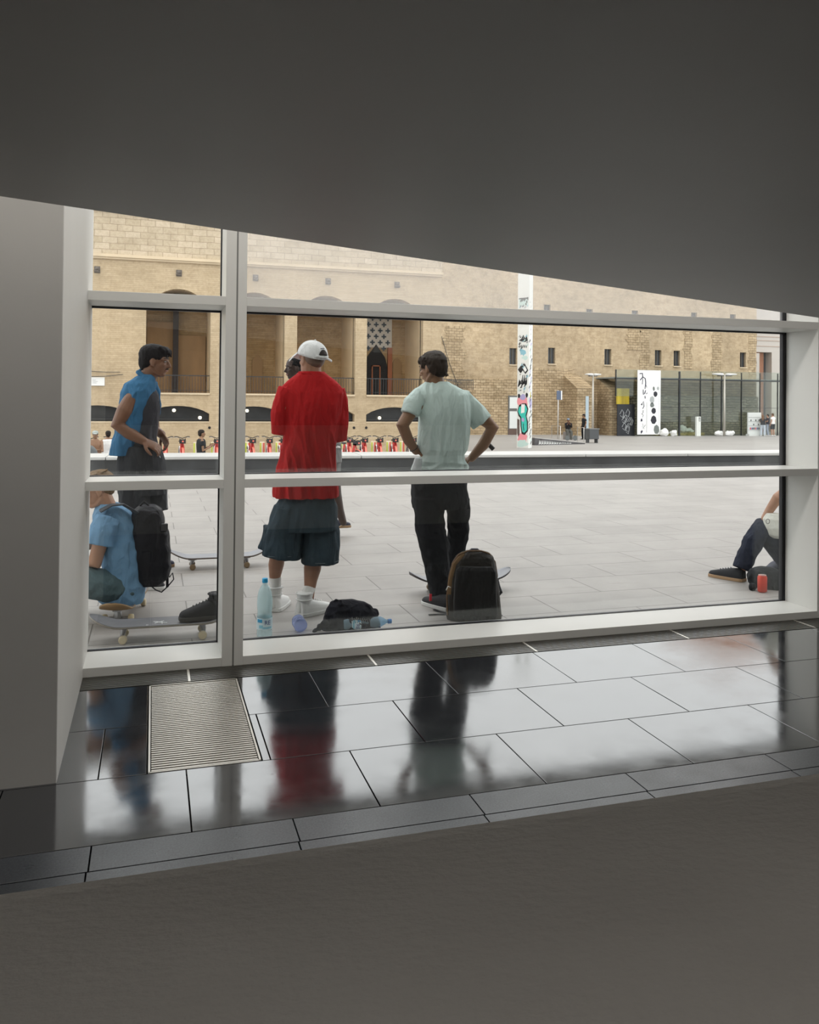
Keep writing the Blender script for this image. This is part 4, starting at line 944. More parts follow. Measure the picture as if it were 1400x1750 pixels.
st_ = MB(); st_.tube([cc+R2 @ V((-.012-.1255*math.cos(u), .099*math.sin(u), .002)) for u in [-.6+.1*k for k in range(13)]], [(.009, .002)]*13, 6, hint=(0, 0, 1)); obj('strap', st_, capm, cap)
st_ = MB(); e0 = cc+R2 @ V((-.135, -.005, .004)); e1 = f.P(567, 617.5, -.06); st_.tube([e0, e0.lerp(e1, .5), e1], [(.009, .003)]*3, 6, hint=(0, 0, 1)); obj('strap_tail', st_, capm, cap)
obj('button', MB().ell(cc+R2 @ V((-.012, 0, .094)), .007, None, 8, 6), capm, cap)
lt = MB()
for k, (u, z) in enumerate(((.62, .056), (.70, .058), (.80, .055), (.88, .056))):
    r_ = math.sqrt(max(0, 1-((z+.012)/.105)**2)); uu = (u-.75)*1.3; lt.ell(cc+R2 @ V((-.012-.1235*math.cos(uu)*r_, .098*math.sin(uu)*r_, z)), (.0045, .0045, .003), None, 6, 5)
obj('embroidery', lt, pm('thread_grey', (.15, .15, .17), .7), cap)
b = MB().ell(hd+R @ V((-.022, 0, .0)), (.086, .0765, .075), R, 20, 12); put('hair', freeze(b, 'hair', .006, 2), skin('stubble_brown', (.14, .08, .055)), red)

# ---------------------------------------------------------------- man in pale green
f = Fig(5.83)
grn = thing('person', 'person seen from behind in a pale green T-shirt and black trousers, hands on hips', 'person', (1.98, 5.95, 0))
hd = f.P(739, 629); hf = (-.66, .75, -.20)
b = MB(); head(b, hd, hf, s=1.0)
f.limb(b, [(747, 672, 17), (745, 655, 15), (741, 636, 15)])
f.prof(b, [(662, 730, 768, .05), (678, 722, 785, .07), (700, 724, 788, .085), (760, 726, 782, .09), (800, 724, 782, .09), (850, 720, 782, .09)])
f.limb(b, [(722, 688, 10), (703, 702, 12), (688, 727, 11.5, -.02), (698, 752, 9.5, 0), (711, 771, 6.8, .02)])
hand(b, f.P(710, 770, .02), (.75, .25, -.35), (.2, .3, -.9), -1, .16, .35)
f.limb(b, [(792, 690, 10), (822, 712, 13), (842, 731, 11.5, -.02), (826, 760, 10), (806, 783, 6.8, .02)])
hand(b, f.P(806, 782, .02), (-.8, .3, -.35), (-.2, .3, -.9), 1, .16, .35)
f.limb(b, [(733, 860, 20), (745, 950, 16), (755, 1010, 10)]); f.limb(b, [(783, 860, 18), (782, 930, 14, .15), (786, 985, 9, .3)])
put('body', freeze(b, 'body', .0055, 3), sk4, grn)
b = MB(); f.prof(b, [(652, 728, 766, .058), (658, 718, 777, .078), (665, 709, 790, .095), (675, 706, 800, .112), (692, 711, 805, .122), (715, 715, 804.5, .128), (740, 714, 803, .13), (757, 712, 801, .135), (768, 713, 799, .14), (777, 720, 794, .132), (785, 712, 796, .13), (795, 705, 801, .135), (804, 703, 801, .135)])
f.limb(b, [(733, 676, 15), (717, 678, 16), (706, 690, 17), (700, 708, 16, -.01)], rounded=False)
f.limb(b, [(770, 676, 15), (790, 682, 18), (806, 700, 20.5), (823, 722, 20, -.01)], rounded=False)
def grfold(c):
    x = noise.noise(V((c.x*17+3, c.y*10, c.z*3))); w = noise.noise(V((c.x*5+c.z*9, c.y*6, c.z*17-c.x*5))); k = max(0, min(1, (1.17-c.z)*6))
    return .011*(.4-abs(x)*1.8)*(1-k*.6)+k*.016*(.4-abs(w)*1.8)
put('shirt', freeze(b, 'shirt', .006, 3, grfold), cloth('pale_green_cotton', (.56, .67, .64), .05, 3), grn)
b = MB(); f.prof(b, [(792, 718, 786, .09), (806, 712, 790, .105), (822, 704, 797, .13), (830, 704, 797, .135), (856, 704, 801, .135), (868, 704, 803, .13)])
f.limb(b, [(734, 850, 29), (733, 880, 25), (736, 905, 25), (744, 945, 22.5), (750, 980, 21), (755, 1010, 20), (758, 1022, 20)], rounded=False)
f.limb(b, [(783, 852, 20), (784, 880, 19, .03), (784, 905, 18, .08), (780, 935, 16.5, .15), (780, 965, 15, .22), (785, 990, 15, .3)], rounded=False)
put('trousers', freeze(b, 'trousers', .006, 3, folds(.009, 12, 12, 9, 5)), cloth('black_trousers', (.012, .013, .016), .2, 4), grn)
b = MB(); f.prof(b, [(782, 709, 722, .03, -.11), (803, 703, 721, .03, -.11)]); put('shirt_tail', freeze(b, 'tail', .005, 2), cloth('white_undershirt', (.66, .70, .71)), grn)
# hair: full crown with a fringe sweeping to the left
R = frame(hf)
b = MB().ell(hd+R @ V((-.022, 0, .038)), (.102, .092, .088), R, 20, 12).ell(hd+R @ V((-.055, 0, -.005)), (.068, .078, .078), R, 16, 10)
random.seed(2)
b.ell(hd+R @ V((.035, 0, .062)), (.062, .07, .045), R, 14, 10)
for k in range(60):
    a = random.uniform(0, 6.28); e_ = random.uniform(.1, 1.2); n_ = V((math.cos(a)*math.cos(e_), math.sin(a)*math.cos(e_), math.sin(e_))); p = hd+R @ V((-.015+.085*n_.x, .078*n_.y, .045+.07*n_.z)); q_ = p+R @ V((n_.x*.022+.012, n_.y*.022, n_.z*.018-.008)); b.tube([p, q_], [.013, .003], 6)
for k in range(20):
    a = random.uniform(1.6, 4.7); p = hd+R @ V((.06*math.cos(a)-.02, .08*math.sin(a), .0)); q_ = p+R @ V((-.02, .01*math.sin(a), -.055-.02*random.random())); b.tube([p, q_], [.016, .005], 6)
put('hair', freeze(b, 'hair', .0045, 1, hairfold(.011, 30)), hairm('hair_dark_brown', (.030, .020, .015)), grn)
eyes(grn, hd, hf)
b = MB(); c0 = f.P(709, 768, .02); ax = (f.P(713, 773, .02)-f.P(700, 755, 0)).normalized(); s1 = ax.cross(V((0, 0, 1))).normalized(); s2 = ax.cross(s1); rr = .032
obj('wristband', b.tube([c0-ax*.012+(s1*math.cos(t)+s2*math.sin(t))*rr for t in [2*PI*k/16 for k in range(17)]], .005, 6), pm('dark_band', (.03, .025, .022), .6), grn)
blk = pm('black_suede', (.014, .014, .017), .8, bump=.2, bs=200)
h3 = gnd(772, 1044); t3 = h3+(gnd(717, 1029)-h3).normalized()*.29
s3 = shoe(grn, h3, t3, blk, ws, .085, 0, .105, pm('lace_black', (.03, .03, .03), .8), nm='shoe')
obj('red_tag', MB().obox(f.P(736, 1021, -.055), (.018, .006, .05), 0), pm('tag_red', (.7, .04, .06), .5), s3)
bd = skateboard('skateboard under the foot of the person in pale green, half behind the upright backpack', V((at(787, 985, 6.22).x, 6.22, 0)), math.radians(-2), grip2, wh_b, L=.83, wood=(.06, .05, .05))
c = V(bd.location); h4 = V((c.x-.03, c.y+.12, .098)); t4 = V((c.x+.02, c.y-.13, .098))
shoe(grn, h4, t4, blk, ws, .08, 0, .1, None, nm='shoe', z0=.099)
b = MB().tube([f.P(828, 752, .12), f.P(843.5, 768, .10)], [.017, .017], 10, rounded=False); obj('pocket_rod', b, pm('rod_black', (.03, .028, .03), .5), grn, label='dark rod end showing behind the forearm')

# ---------------------------------------------------------------- man in the open blue shirt
f = Fig(6.9)
blu = thing('person', 'person in profile facing right in an open sleeveless blue shirt and dark shorts', 'person', (-.02, 7.0, 0))
hd = f.P(265.5, 617); hf = (.97, -.22, -.10); HS = 1.10
b = MB(); head(b, hd, hf, s=HS)
f.limb(b, [(246, 668, 16), (250, 652, 14.5), (258, 632, 14)])
f.prof(b, [(658, 238, 256, .06), (672, 234, 260, .09), (700, 232, 262, .09), (740, 230, 258, .08), (775, 228, 260, .08), (800, 226, 262, .08)])
f.limb(b, [(224, 683, 13, -.1), (214, 702, 14.5, -.12), (202, 726, 13, -.12), (222, 741, 11, -.13), (246, 754, 7.2, -.14)])
hand(b, f.P(245, 753, -.14), (.86, -.1, -.42), (.15, .5, -.8), -1, .20, .38)
f.limb(b, [(255, 690, 10, .16), (261, 708, 10, .2), (264, 735, 9.5, .2), (276, 742, 7, .12)])
hand(b, f.P(275, 741, .12), (.45, -.3, -.75), (-.5, -.4, -.3), 1, .19, .5)
f.limb(b, [(228, 840, 14), (238, 905, 14), (252, 960, 13), (258, 995, 9)]); f.limb(b, [(262, 840, 17, .12), (264, 900, 14, .3), (268, 930, 11, .5), (277, 957, 8, .7)])
put('body', freeze(b, 'body', .0055, 3), sk2, blu)
b = MB(); f.prof(b, [(662, 234, 264, .09), (675, 228, 270, .122), (700, 225, 272.5, .13), (722, 225, 269, .125), (748, 223, 267, .12), (775, 219, 270, .12), (800, 215, 272, .12)])
put('tank_top', freeze(b, 'tank', .006, 3, folds(.006, 14, 10, 8, 8)), cloth('charcoal_knit', (.045, .045, .052), .15, 4), blu)
b = MB(); f.prof(b, [(640, 240, 262, .075), (648, 228, 266, .10), (656, 215, 266, .13), (668, 210, 264, .145), (690, 206, 260, .15), (715, 202, 252, .15), (740, 198, 243, .145), (760, 192, 234, .135), (778, 188, 227, .12)])
f.prof(b, [(652, 254, 267, .03, .12), (668, 258, 272, .03, .13), (690, 261, 274, .03, .13), (712, 262, 272, .03, .12)])
put('open_shirt', freeze(b, 'oshirt', .006, 2, folds(.010, 15, 12, 8, 11)), cloth('blue_denim_light', (.045, .145, .27), .2, 6, bump=.4, bs=300), blu)
b = MB(); f.limb(b, [(237, 636, 4, -.05), (246, 645, 4, -.075), (259, 654, 3.5, -.06)]); f.limb(b, [(236, 636, 4, 0), (238, 638, 4, -.03), (242, 641, 4, -.06)]); f.limb(b, [(240, 634, 4, .03), (250, 641, 3.5, .07), (264, 652, 3, .08)]); put('collar', freeze(b, 'collar', .005, 2), MATS['blue_denim_light'], blu)
b = MB(); f.prof(b, [(762, 207, 272, .13), (785, 203, 279, .14), (815, 203, 283, .15), (845, 204, 284, .15)])
f.limb(b, [(229, 830, 25, -.04), (229, 873, 26, -.04)], rounded=False); f.limb(b, [(262, 830, 22, .06), (263, 872, 22.5, .06)], rounded=False)
put('shorts', freeze(b, 'shorts', .006, 3, folds(.009, 13, 12, 5, 14)), cloth('charcoal_shorts', (.035, .037, .042), .15, 5), blu)
b = MB(); f.limb(b, [(271, 775, 1.1, -.09), (280, 800, 1.1, -.05), (285, 830, 1.1, -.03), (286, 868, 1.1, 0)]); obj('piping', b, pm('piping_pale', (.5, .5, .52), .7), blu)
R = frame(hf)
b = MB().ell(hd+R @ V((-.018, 0, .050)), (.105*HS, .088*HS, .078*HS), R, 20, 12).ell(hd+R @ V((-.055, 0, .0))*HS, (.062*HS, .078*HS, .085*HS), R, 16, 10)
random.seed(4)
for k in range(24):
    a = random.uniform(-1.3, 1.3); p = hd+R @ V((.045*math.cos(a)+.02, .066*math.sin(a), .095))*HS; q_ = p+R @ V((.030+.015*random.random(), .01, -.035-.03*random.random())); b.tube([p, p.lerp(q_, .5)+R @ V((.014, 0, 0)), q_], [.018, .012, .004], 6)
for k in range(8): p = hd+R @ V((-.07, .05*math.cos(k), -.05)); b.tube([p+V((0, 0, .03)), p+R @ V((-.012, 0, -.03))], [.02, .006], 6)
put('hair', freeze(b, 'hair', .005, 1, hairfold(.005, seed=4)), hairm('hair_black', (.014, .012, .013)), blu)
eyes(blu, hd, hf, s=HS)
def q(x, y, z): return hd+R @ V((x*HS, y*HS, z*HS))
obj('moustache', MB().tube([q(.084, -.022, -.052), q(.097, -.008, -.046), q(.099, 0, -.046), q(.097, .008, -.046), q(.084, .022, -.052)], [.002, .0045, .0045, .0045, .002], 6), MATS['hair_black'], blu)
hA = V((f.P(222, 990).x, 6.93, 0)); shoe(blu, hA, hA+V((.26, -.06, 0)), blk, ws, .08, 0, .1, None)
tB = gnd(298, 968); hB = tB+V((-.27, .02, 0)); shoe(blu, hB, tB, pm('navy_suede', (.02, .02, .05), .7), pm('gum_sole', (.35, .22, .12), .6), .08, 0, .1, None)

# ---------------------------------------------------------------- sitting man with the backpack (left)
f = Fig(6.1)
sit = thing('person', 'person in a light blue T-shirt sitting low on a skateboard beside the white wall', 'person', (-.2, 6.1, 0))
hd = f.P(166, 836); hf = (-.96, -.18, -.28)
b = MB(); head(b, hd, hf, s=1.05)
f.limb(b, [(190, 886, 17), (183, 866, 15.5), (174, 845, 15)])
f.prof(b, [(874, 178, 205, .07), (890, 176, 218, .10), (920, 184, 226, .10), (960, 190, 230, .10), (1000, 192, 230, .10)])
f.limb(b, [(186, 897, 12, -.12), (172, 924, 13, -.15), (162, 962, 13, -.15), (140, 955, 11, -.12), (105, 930, 8, -.1)])
f.limb(b, [(180, 895, 15, .15), (160, 925, 12, .15), (135, 938, 10, .1), (110, 925, 8, .02)])
hand(b, f.P(106, 931, -.1), (-.9, .1, .2), (0, .8, .4), -1, .18, .5); hand(b, f.P(111, 925, .02), (-.9, -.1, .2), (0, -.8, .4), 1, .18, .5)
f.limb(b, [(190, 1006, 15, -.08), (150, 992, 16, -.12), (97, 965, 14, -.14), (92, 1000, 12, -.16), (95, 1040, 10, -.2)]); f.limb(b, [(190, 1006, 15, .12), (150, 994, 16, .16), (100, 970, 14, .2), (95, 1010, 14, .2), (98, 1035, 10, .2)])
put('body', freeze(b, 'body', .0055, 3), sk5, sit)
b = MB(); f.prof(b, [(860, 170, 203, .075), (868, 165, 215, .11), (880, 162, 226, .145), (900, 162, 234, .155), (930, 172, 240, .155), (965, 178, 244, .155), (1000, 176, 246, .16), (1022, 170, 244, .16), (1030, 180, 240, .15)])
f.limb(b, [(184, 885, 20, -.12), (176, 908, 22, -.15), (170, 931, 23, -.16)], rounded=False); f.limb(b, [(184, 890, 18, .12), (168, 925, 18, .16)], rounded=False)
put('shirt', freeze(b, 'shirt', .006, 3, folds(.010, 12, 12, 8, 21)), cloth('light_blue_cotton', (.16, .30, .46), .08, 4), sit)
b = MB(); f.limb(b, [(225, 1008, 20, -.06), (185, 1003, 27, -.1), (140, 992, 27, -.13), (98, 965, 22, -.15), (90, 1000, 17, -.17), (92, 1030, 15, -.2)], rounded=False); f.limb(b, [(215, 1008, 23, .1), (150, 995, 26, .15), (100, 970, 21, .2), (94, 1020, 15, .2)], rounded=False)
f.limb(b, [(225, 1008, 20), (200, 1010, 22)])
put('trousers', freeze(b, 'trousers', .006, 3, folds(.009, 12, 12, 10, 23)), cloth('teal_grey_trousers', (.085, .135, .15), .15, 5), sit)
R = frame(hf); b = MB().ell(hd+R @ V((-.02, 0, .045)), (.108, .092, .085), R, 20, 12).ell(hd+R @ V((-.06, 0, -.0)), (.062, .078, .07), R, 16, 10)
random.seed(8)
for k in range(40): a = random.uniform(0, 6.28); p = hd+R @ V((.06*math.cos(a)-.01, .06*math.sin(a), .10)); q_ = p+R @ V((.03*math.cos(a), .03*math.sin(a), .012)); b.tube([p, q_], [.016, .004], 6)
put('hair', freeze(b, 'hair', .0045, 1, hairfold(.006, seed=9)), hairm('hair_sandy', (.20, .13, .07)), sit)
eyes(sit, hd, hf, s=1.05, brow=(.12, .08, .05))
for dy in (-.2, .2): hq = V((f.P(95, 1045, dy).x, 6.1+dy, 0)); shoe(sit, hq+V((.04, 0, 0)), hq+V((-.23, 0, 0)), blk, ws, .08, 0, .1)
# backpack he wears: a thing of its own
bp = thing('backpack', 'large black backpack with hanging straps worn by the person in light blue', 'backpack', f.P(255, 1000))
bk = cloth('black_nylon', (.012, .012, .016), .3, 6, .55)
b = MB(); f.prof(b, [(864, 240, 266, .08), (870, 230, 275, .11), (885, 225, 279, .13), (910, 223, 280, .14), (940, 224, 284, .14), (970, 225, 287, .14), (988, 228, 285, .13), (998, 236, 274, .10)], ex=2.8)
put('bag_body', freeze(b, 'bag', .006, 3, folds(.008, 12, 10, 9, 31)), bk, bp)
b = MB(); f.prof(b, [(905, 262, 287, .09, -.02), (930, 264, 290, .10, -.02), (965, 266, 292, .10, -.02), (985, 266, 289, .09, -.02)], ex=2.8); put('front_pocket', freeze(b, 'pocket', .006, 3, folds(.006, 14, 10, 9, 32)), bk, bp)
b = MB().tube([f.P(172, 873, -.15), f.P(190, 863, -.14), f.P(210, 862, -.12), f.P(234, 876, -.09)], [(.032, .008)]*4, 8, hint=(.6, -.8, 0)); obj('shoulder_strap', b, pm('strap_grey', (.05, .055, .065), .7), bp)
b = MB().tube([f.P(252, 996, -.05), f.P(266, 1008, -.06), f.P(276, 1012, -.06), f.P(286, 1003, -.05), f.P(297, 990, -.04), f.P(295, 979, -.03), f.P(290, 986, -.03)], [(.012, .004)]*7, 6, hint=(0, 1, 0)); obj('hanging_strap', b, bk, bp)
b = MB().tube([f.P(286, 985, -.05), f.P(286, 1003, -.05)], [(.009, .004)]*2, 6, hint=(1, 0, 0)); obj('webbing', b, bk, bp)
obj('buckle', MB().obox(f.P(281, 901, -.1), (.045, .03, .05), .1), pm('buckle_plastic', (.03, .03, .035), .4), bp, bevel=.005)
b = MB().tube([f.P(240, 864, -.02), f.P(246, 857, -.03), f.P(254, 864, -.02)], .007, 6); obj('grab_handle', b, bk, bp)
skateboard('skateboard end-on under the sitting person in light blue', V((f.P(213, 1040).x, 6.16, 0)), math.radians(80), grip, wh_y, L=.8, wood=(.32, .2, .09))

# ---------------------------------------------------------------- person behind the man in red
f = Fig(8.5)
drk = thing('person', 'person in profile mostly hidden behind the red T-shirt, white top and grey shorts', 'person', (1.55, 8.5, 0))
hd = f.P(504, 629); hf = (-.98, -.12, -.08)
b = MB(); head(b, hd, hf, s=1.0)
f.limb(b, [(512, 662, 11), (508, 640, 10)])
f.prof(b, [(658, 495, 535, .07), (672, 490, 545, .1), (740, 495, 555, .11), (800, 510, 572, .12)])
f.limb(b, [(498, 675, 9), (495, 715, 8), (500, 750, 6.5, -.1)]); hand(b, f.P(500, 750, -.1), (.3, -.3, -.9), (0, 1, 0), 1, .18, .4)
f.limb(b, [(545, 675, 9), (560, 715, 8), (566, 755, 6.5, -.05)]); hand(b, f.P(566, 755, -.05), (.1, -.2, -.9), (-.5, .5, 0), -1, .18, .4)
f.limb(b, [(566, 800, 15), (573, 845, 11), (580, 872, 8), (587, 893, 6)]); f.limb(b, [(535, 800, 15), (524, 850, 11), (520, 893, 6)])
put('body', freeze(b, 'body', .006, 3), sk3, drk)
b = MB(); f.prof(b, [(650, 494, 530, .07), (662, 487, 545, .11), (680, 486, 550, .13), (730, 492, 558, .13), (765, 498, 583, .14)]); f.limb(b, [(498, 670, 10), (495, 705, 10)], rounded=False); f.limb(b, [(543, 670, 11), (557, 705, 11)], rounded=False)
put('shirt', freeze(b, 'shirt', .007, 3, folds(.008, 12, 12, 5, 41)), cloth('white_cotton', (.68, .67, .65)), drk)
b = MB(); f.prof(b, [(756, 505, 582, .13), (790, 508, 583, .14)]); f.limb(b, [(563, 780, 19), (563, 835, 18)], rounded=False); f.limb(b, [(528, 780, 19), (524, 838, 18)], rounded=False)
put('shorts', freeze(b, 'shorts', .007, 3, folds(.009, 12, 12, 4, 43)), cloth('grey_shorts', (.22, .22, .22), .3, 4), drk)
R = frame(hf); b = MB().ell(hd+R @ V((-.022, 0, .042)), (.098, .084, .078), R, 18, 12).ell(hd+R @ V((-.06, 0, 0)), (.05, .072, .065), R, 14, 10); put('hair', freeze(b, 'hair', .006, 1, hairfold(.007, 60)), hairm('hair_curly_black', (.012, .011, .012)), drk)
eyes(drk, hd, hf)
p = gnd(576, 918.5); bd2 = skateboard('skateboard under the shoe showing right of the dark denim shorts', V((p.x-.32, p.y, 0)), math.radians(4), grip, wh_b)
c = V(bd2.location)
shoe(drk, V((c.x+.18, c.y+.02, .099)), f.P(602, 893, .4).xy.to_3d()*0+V((c.x+.47, c.y-.0, .099)), pm('navy_canvas', (.02, .022, .045), .7), MATS['gum_sole'], .085, 0, .1, wl_, z0=.105)
shoe(drk, V((c.x-.32, c.y+.1, .099)), V((c.x-.28, c.y-.17, .099)), MATS['navy_canvas'], MATS['gum_sole'], .085, 0, .1, wl_, z0=.1)

# ---------------------------------------------------------------- person sitting at the right edge
f = Fig(5.95)
rgt = thing('person', 'person sitting on the ground at the right edge with one bent leg in dark jeans', 'person', (5.25, 5.95, 0))
b = MB(); hdr = f.P(1402, 772, -.05); head(b, hdr, (-.9, -.2, -.1))
f.limb(b, [(1400, 835, 15), (1401, 800, 13)])
f.prof(b, [(825, 1375, 1430, .09), (850, 1362, 1440, .11), (920, 1365, 1438, .12), (985, 1360, 1438, .13)])
f.limb(b, [(1368, 842, 12, -.1), (1345, 838, 10, -.15), (1330, 850, 9, -.12), (1318, 868, 7.5, -.06), (1307, 885, 5.8, -.03)]); hand(b, f.P(1308, 883, -.03), (-.35, -.1, -.9), (.6, .2, -.5), 1, .17, .4)
f.limb(b, [(1432, 850, 12, .1), (1440, 900, 10, .1), (1420, 945, 7, .05)]); hand(b, f.P(1420, 945, .05), (-.7, 0, -.6), (0, 0, -1), -1, .17, .4)
f.limb(b, [(1390, 982, 22), (1342, 945, 17), (1305, 905, 14), (1288, 935, 12), (1274, 968, 8)]); f.limb(b, [(1390, 982, 22, .2), (1350, 985, 16, .25), (1322, 985, 8, .3)])
put('body', freeze(b, 'body', .006, 3), sk5, rgt)
b = MB(); f.limb(b, [(1385, 980, 25), (1345, 950, 22), (1322, 922, 20), (1301, 903, 18), (1288, 925, 17), (1275, 952, 15), (1268, 972, 15)], rounded=False); f.limb(b, [(1390, 982, 24, .2), (1350, 978, 19, .25), (1330, 972, 13, .28)], rounded=False); f.prof(b, [(955, 1360, 1438, .15), (993, 1362, 1436, .16)])
put('jeans', freeze(b, 'jeans', .006, 3, folds(.007, 14, 12, 12, 51)), cloth('dark_jeans', (.022, .026, .042), .25, 6), rgt)
b = MB(); f.prof(b, [(820, 1385, 1422, .08), (832, 1370, 1436, .12), (850, 1362, 1442, .14), (900, 1356, 1442, .15), (960, 1352, 1442, .16)]); f.limb(b, [(1366, 842, 16, -.09), (1348, 842, 16, -.13)], rounded=False)
put('shirt', freeze(b, 'shirt', .006, 3, folds(.009, 12, 12, 8, 53)), MATS['white_cotton'], rgt)
b = MB(); f.prof(b, [(878, 1312, 1362, .04, -.13), (888, 1307, 1362, .06, -.13), (903, 1309, 1362, .07, -.13), (915, 1314, 1362, .06, -.13), (921, 1322, 1360, .04, -.13)])
put('white_cloth', freeze(b, 'wcloth', .005, 4, folds(.005, 10, 8, 9, 55)), cloth('cream_cloth', (.66, .66, .60)), rgt, label='loose white cloth hanging over the thigh')
obj('ring_print', MB().tube([f.P(1312.5+3.2*math.cos(t), 891+4*math.sin(t), -.2) for t in [2*PI*k/14 for k in range(15)]], .0025, 5), pm('print_dark', (.1, .09, .09), .6), rgt)
R = frame((-.9, -.2, -.1)); b = MB().ell(hdr+R @ V((-.02, 0, .042)), (.1, .088, .08), R, 16, 10); put('hair', freeze(b, 'hair', .007, 1, hairfold(.005)), MATS['hair_dark_brown'], rgt)
eyes(rgt, hdr, (-.9, -.2, -.1))
tr_ = gnd(1213, 984); hr_ = tr_+(gnd(1277, 995)-tr_).normalized()*.31
shoe(rgt, hr_, tr_, blk, MATS['gum_sole'], .085, 0, .105, pm('lace_grey', (.3, .3, .32), .8))
c = f.P(1322, 985, .3); shoe(rgt, V((c.x+.05, c.y, 0)), V((c.x-.18, c.y-.12, 0)), MATS['navy_canvas'], MATS['gum_sole'], .08, 0, .1)
# ================================================================== THINGS NEAR THE GLASS
# skateboard in the foreground with a black shoe on it
a, b = gnd(213, 1101), gnd(356, 1092); mid = (a+b)/2; rz = math.atan2((b-a).y, (b-a).x)
ang = rz; off = V((-math.sin(ang), math.cos(ang), 0))*.085
sk = skateboard('grey gripped skateboard with a small white mark lying closest to the left window', V((mid.x-.02, mid.y+.085, 0)), ang, grip, wh_y, L=.87, wood=(.30, .27, .23))
Mx = Matrix.Translation(sk.location) @ Matrix.Rotation(ang, 4, 'Z'); mb = MB()
for p, q in (((-.07, -.01), (-.02, .035)), ((-.045, .0), (.0, -.012)), ((-.05, .012), (-.08, .03)), ((-.03, .01), (-.028, -.03)), ((-.12, -.05), (-.11, -.046))):
    mb.tube([Mx @ V((p[0]+.02, p[1], .0975)), Mx @ V((q[0]+.02, q[1], .0975))], [.004, .0025], 6)
obj('white_mark', mb, pm('sticker_white', (.75, .75, .75), .6), sk)
h5 = Mx @ V((.36, .02, .098)); t5 = Mx @ V((.095, -.03, .098))
sh5 = thing('sneaker', 'black sneaker standing on the skateboard closest to the left window', 'shoe', h5)
shoe(sh5, h5, t5, blk, pm('black_sole', (.05, .045, .04), .7), .10, .055, .105, pm('lace_black', (.03, .03, .03), .8), nm='upper', z0=.107)
# board lying further out
a, b = gnd(327, 975), gnd(424, 970)
skateboard('skateboard standing alone behind the mullion and the dark denim shorts', V((.582, 7.64, 0)), math.radians(-1), grip2, wh_b, L=.86, wood=(.10, .07, .05))
# water bottles
def bottle(label, c, scale=1., R=None, capc=(.01, .38, .72), body=(.80, .92, .94), lab=True, dent=0., nm='water_bottle'):
    t = thing(nm, label, 'bottle', c); k = scale
    pr = [(.030, 0), (.042, .004), (.0445, .02), (.044, .035), (.0425, .05), (.044, .065), (.0445, .12), (.043, .13), (.0405, .150), (.043, .165), (.0445, .19), (.0435, .23), (.038, .262), (.028, .285), (.018, .300), (.0145, .305), (.0145, .318)]
    M_ = Matrix.Translation(V(c)) @ (R.to_4x4() if R else Matrix.Identity(4))
    mt_ = MATS.get('pet_'+str(body))
    if not mt_:
        q = NT('pet_plastic'); q.t.nodes.remove(q.b); tr = q.n('BsdfTransparent'); tr.inputs[0].default_value = (*body, 1); pb_ = q.n('BsdfPrincipled'); pb_.inputs['Base Color'].default_value = (*body, 1); pb_.inputs['Roughness'].default_value = .12; mx = q.n('MixShader'); mx.inputs[0].default_value = .3
        q.l(tr, 0, mx, 1); q.l(pb_, 0, mx, 2); q.l(mx, 0, q.out, 0); mt_ = q.m; MATS['pet_'+str(body)] = mt_
    mb = MB()
    if dent: mb.loft([[V(((r*(1-dent*abs(math.sin(a*1.5+z*30))))*math.cos(a)*k, r*(1-dent*.6*abs(math.cos(a*2+z*22)))*math.sin(a)*k, z*k)) for a in [2*PI*i/24 for i in range(24)]] for r, z in pr])
    else: mb.lathe([(r*k, z*k) for r, z in pr])
    obj('bottle_body', mb.xf(M_), mt_, t)
    obj('screw_cap', MB().lathe([(.0155*k, .316*k), (.0165*k, .318*k), (.0165*k, .338*k), (.014*k, .341*k)]).xf(M_), pm('cap_'+str(capc), capc, .4), t)
    if lab:
        lb = obj('wrap_label', MB().lathe([(.0452*k, .052*k), (.0456*k, .054*k), (.0456*k, .116*k), (.0452*k, .118*k)], caps=False).xf(M_), pm('label_pale', (.66, .80, .86), .5), t)
        for a0, a1, z0, z1, m_ in ((-2.75, -2.0, .094, .113, pm('label_blue', (.04, .35, .62), .4)), (-2.45, -1.9, .062, .080, pm('label_aqua', (.25, .58, .72), .4)), (-1.95, -.7, .058, .070, MATS['label_aqua'])):
            mm = MB(); rg = [[V((.0459*k*math.cos(a0+(a1-a0)*i/8), .0459*k*math.sin(a0+(a1-a0)*i/8), z*k)) for i in range(9)] for z in (z0, z1)]
            mm.add(rg[0]+rg[1], [(i, i+1, i+10, i+9) for i in range(8)]); obj('label_print', mm.xf(M_), m_, lb)
        cu = D.curves.new('txt', 'FONT'); cu.body = 'RE'; cu.size = .034*k; cu.extrude = .0006
        to = D.objects.new('txt', cu); COL.objects.link(to); bpy.context.view_layer.update(); me = D.meshes.new_from_object(to.evaluated_get(bpy.context.evaluated_depsgraph_get())); D.objects.remove(to)
        for v in me.vertices:
            a_ = -1.72+v.co.x/.046/k; r_ = (.0462+v.co.z)*k; v.co = M_ @ V((r_*math.cos(a_), r_*math.sin(a_), .082*k+v.co.y))
        put('lettering', me, pm('label_navy', (.03, .06, .25), .5), lb)
    return t
bc = gnd(452, 1089); bottle('tall clear water bottle with a blue cap standing beside the white high-top shoes', V((bc.x, bc.y, 0)), 1.085)
c = gnd(513, 1082); Rb = Matrix.Rotation(math.radians(-88), 3, 'X') @ Matrix.Rotation(.3, 3, 'Z') @ Matrix.Diagonal((1.25, 1.25, .55))
bottle('dented blue-tinted bottle lying end-on left of the black crumpled bag', V((c.x, c.y-.02, .052)), 0.82, Rb, (.05, .15, .45), (.55, .63, .88), False, .12, 'water_bottle')
c = gnd(612, 1078); Rb = Matrix.Rotation(math.radians(90), 3, 'Y')
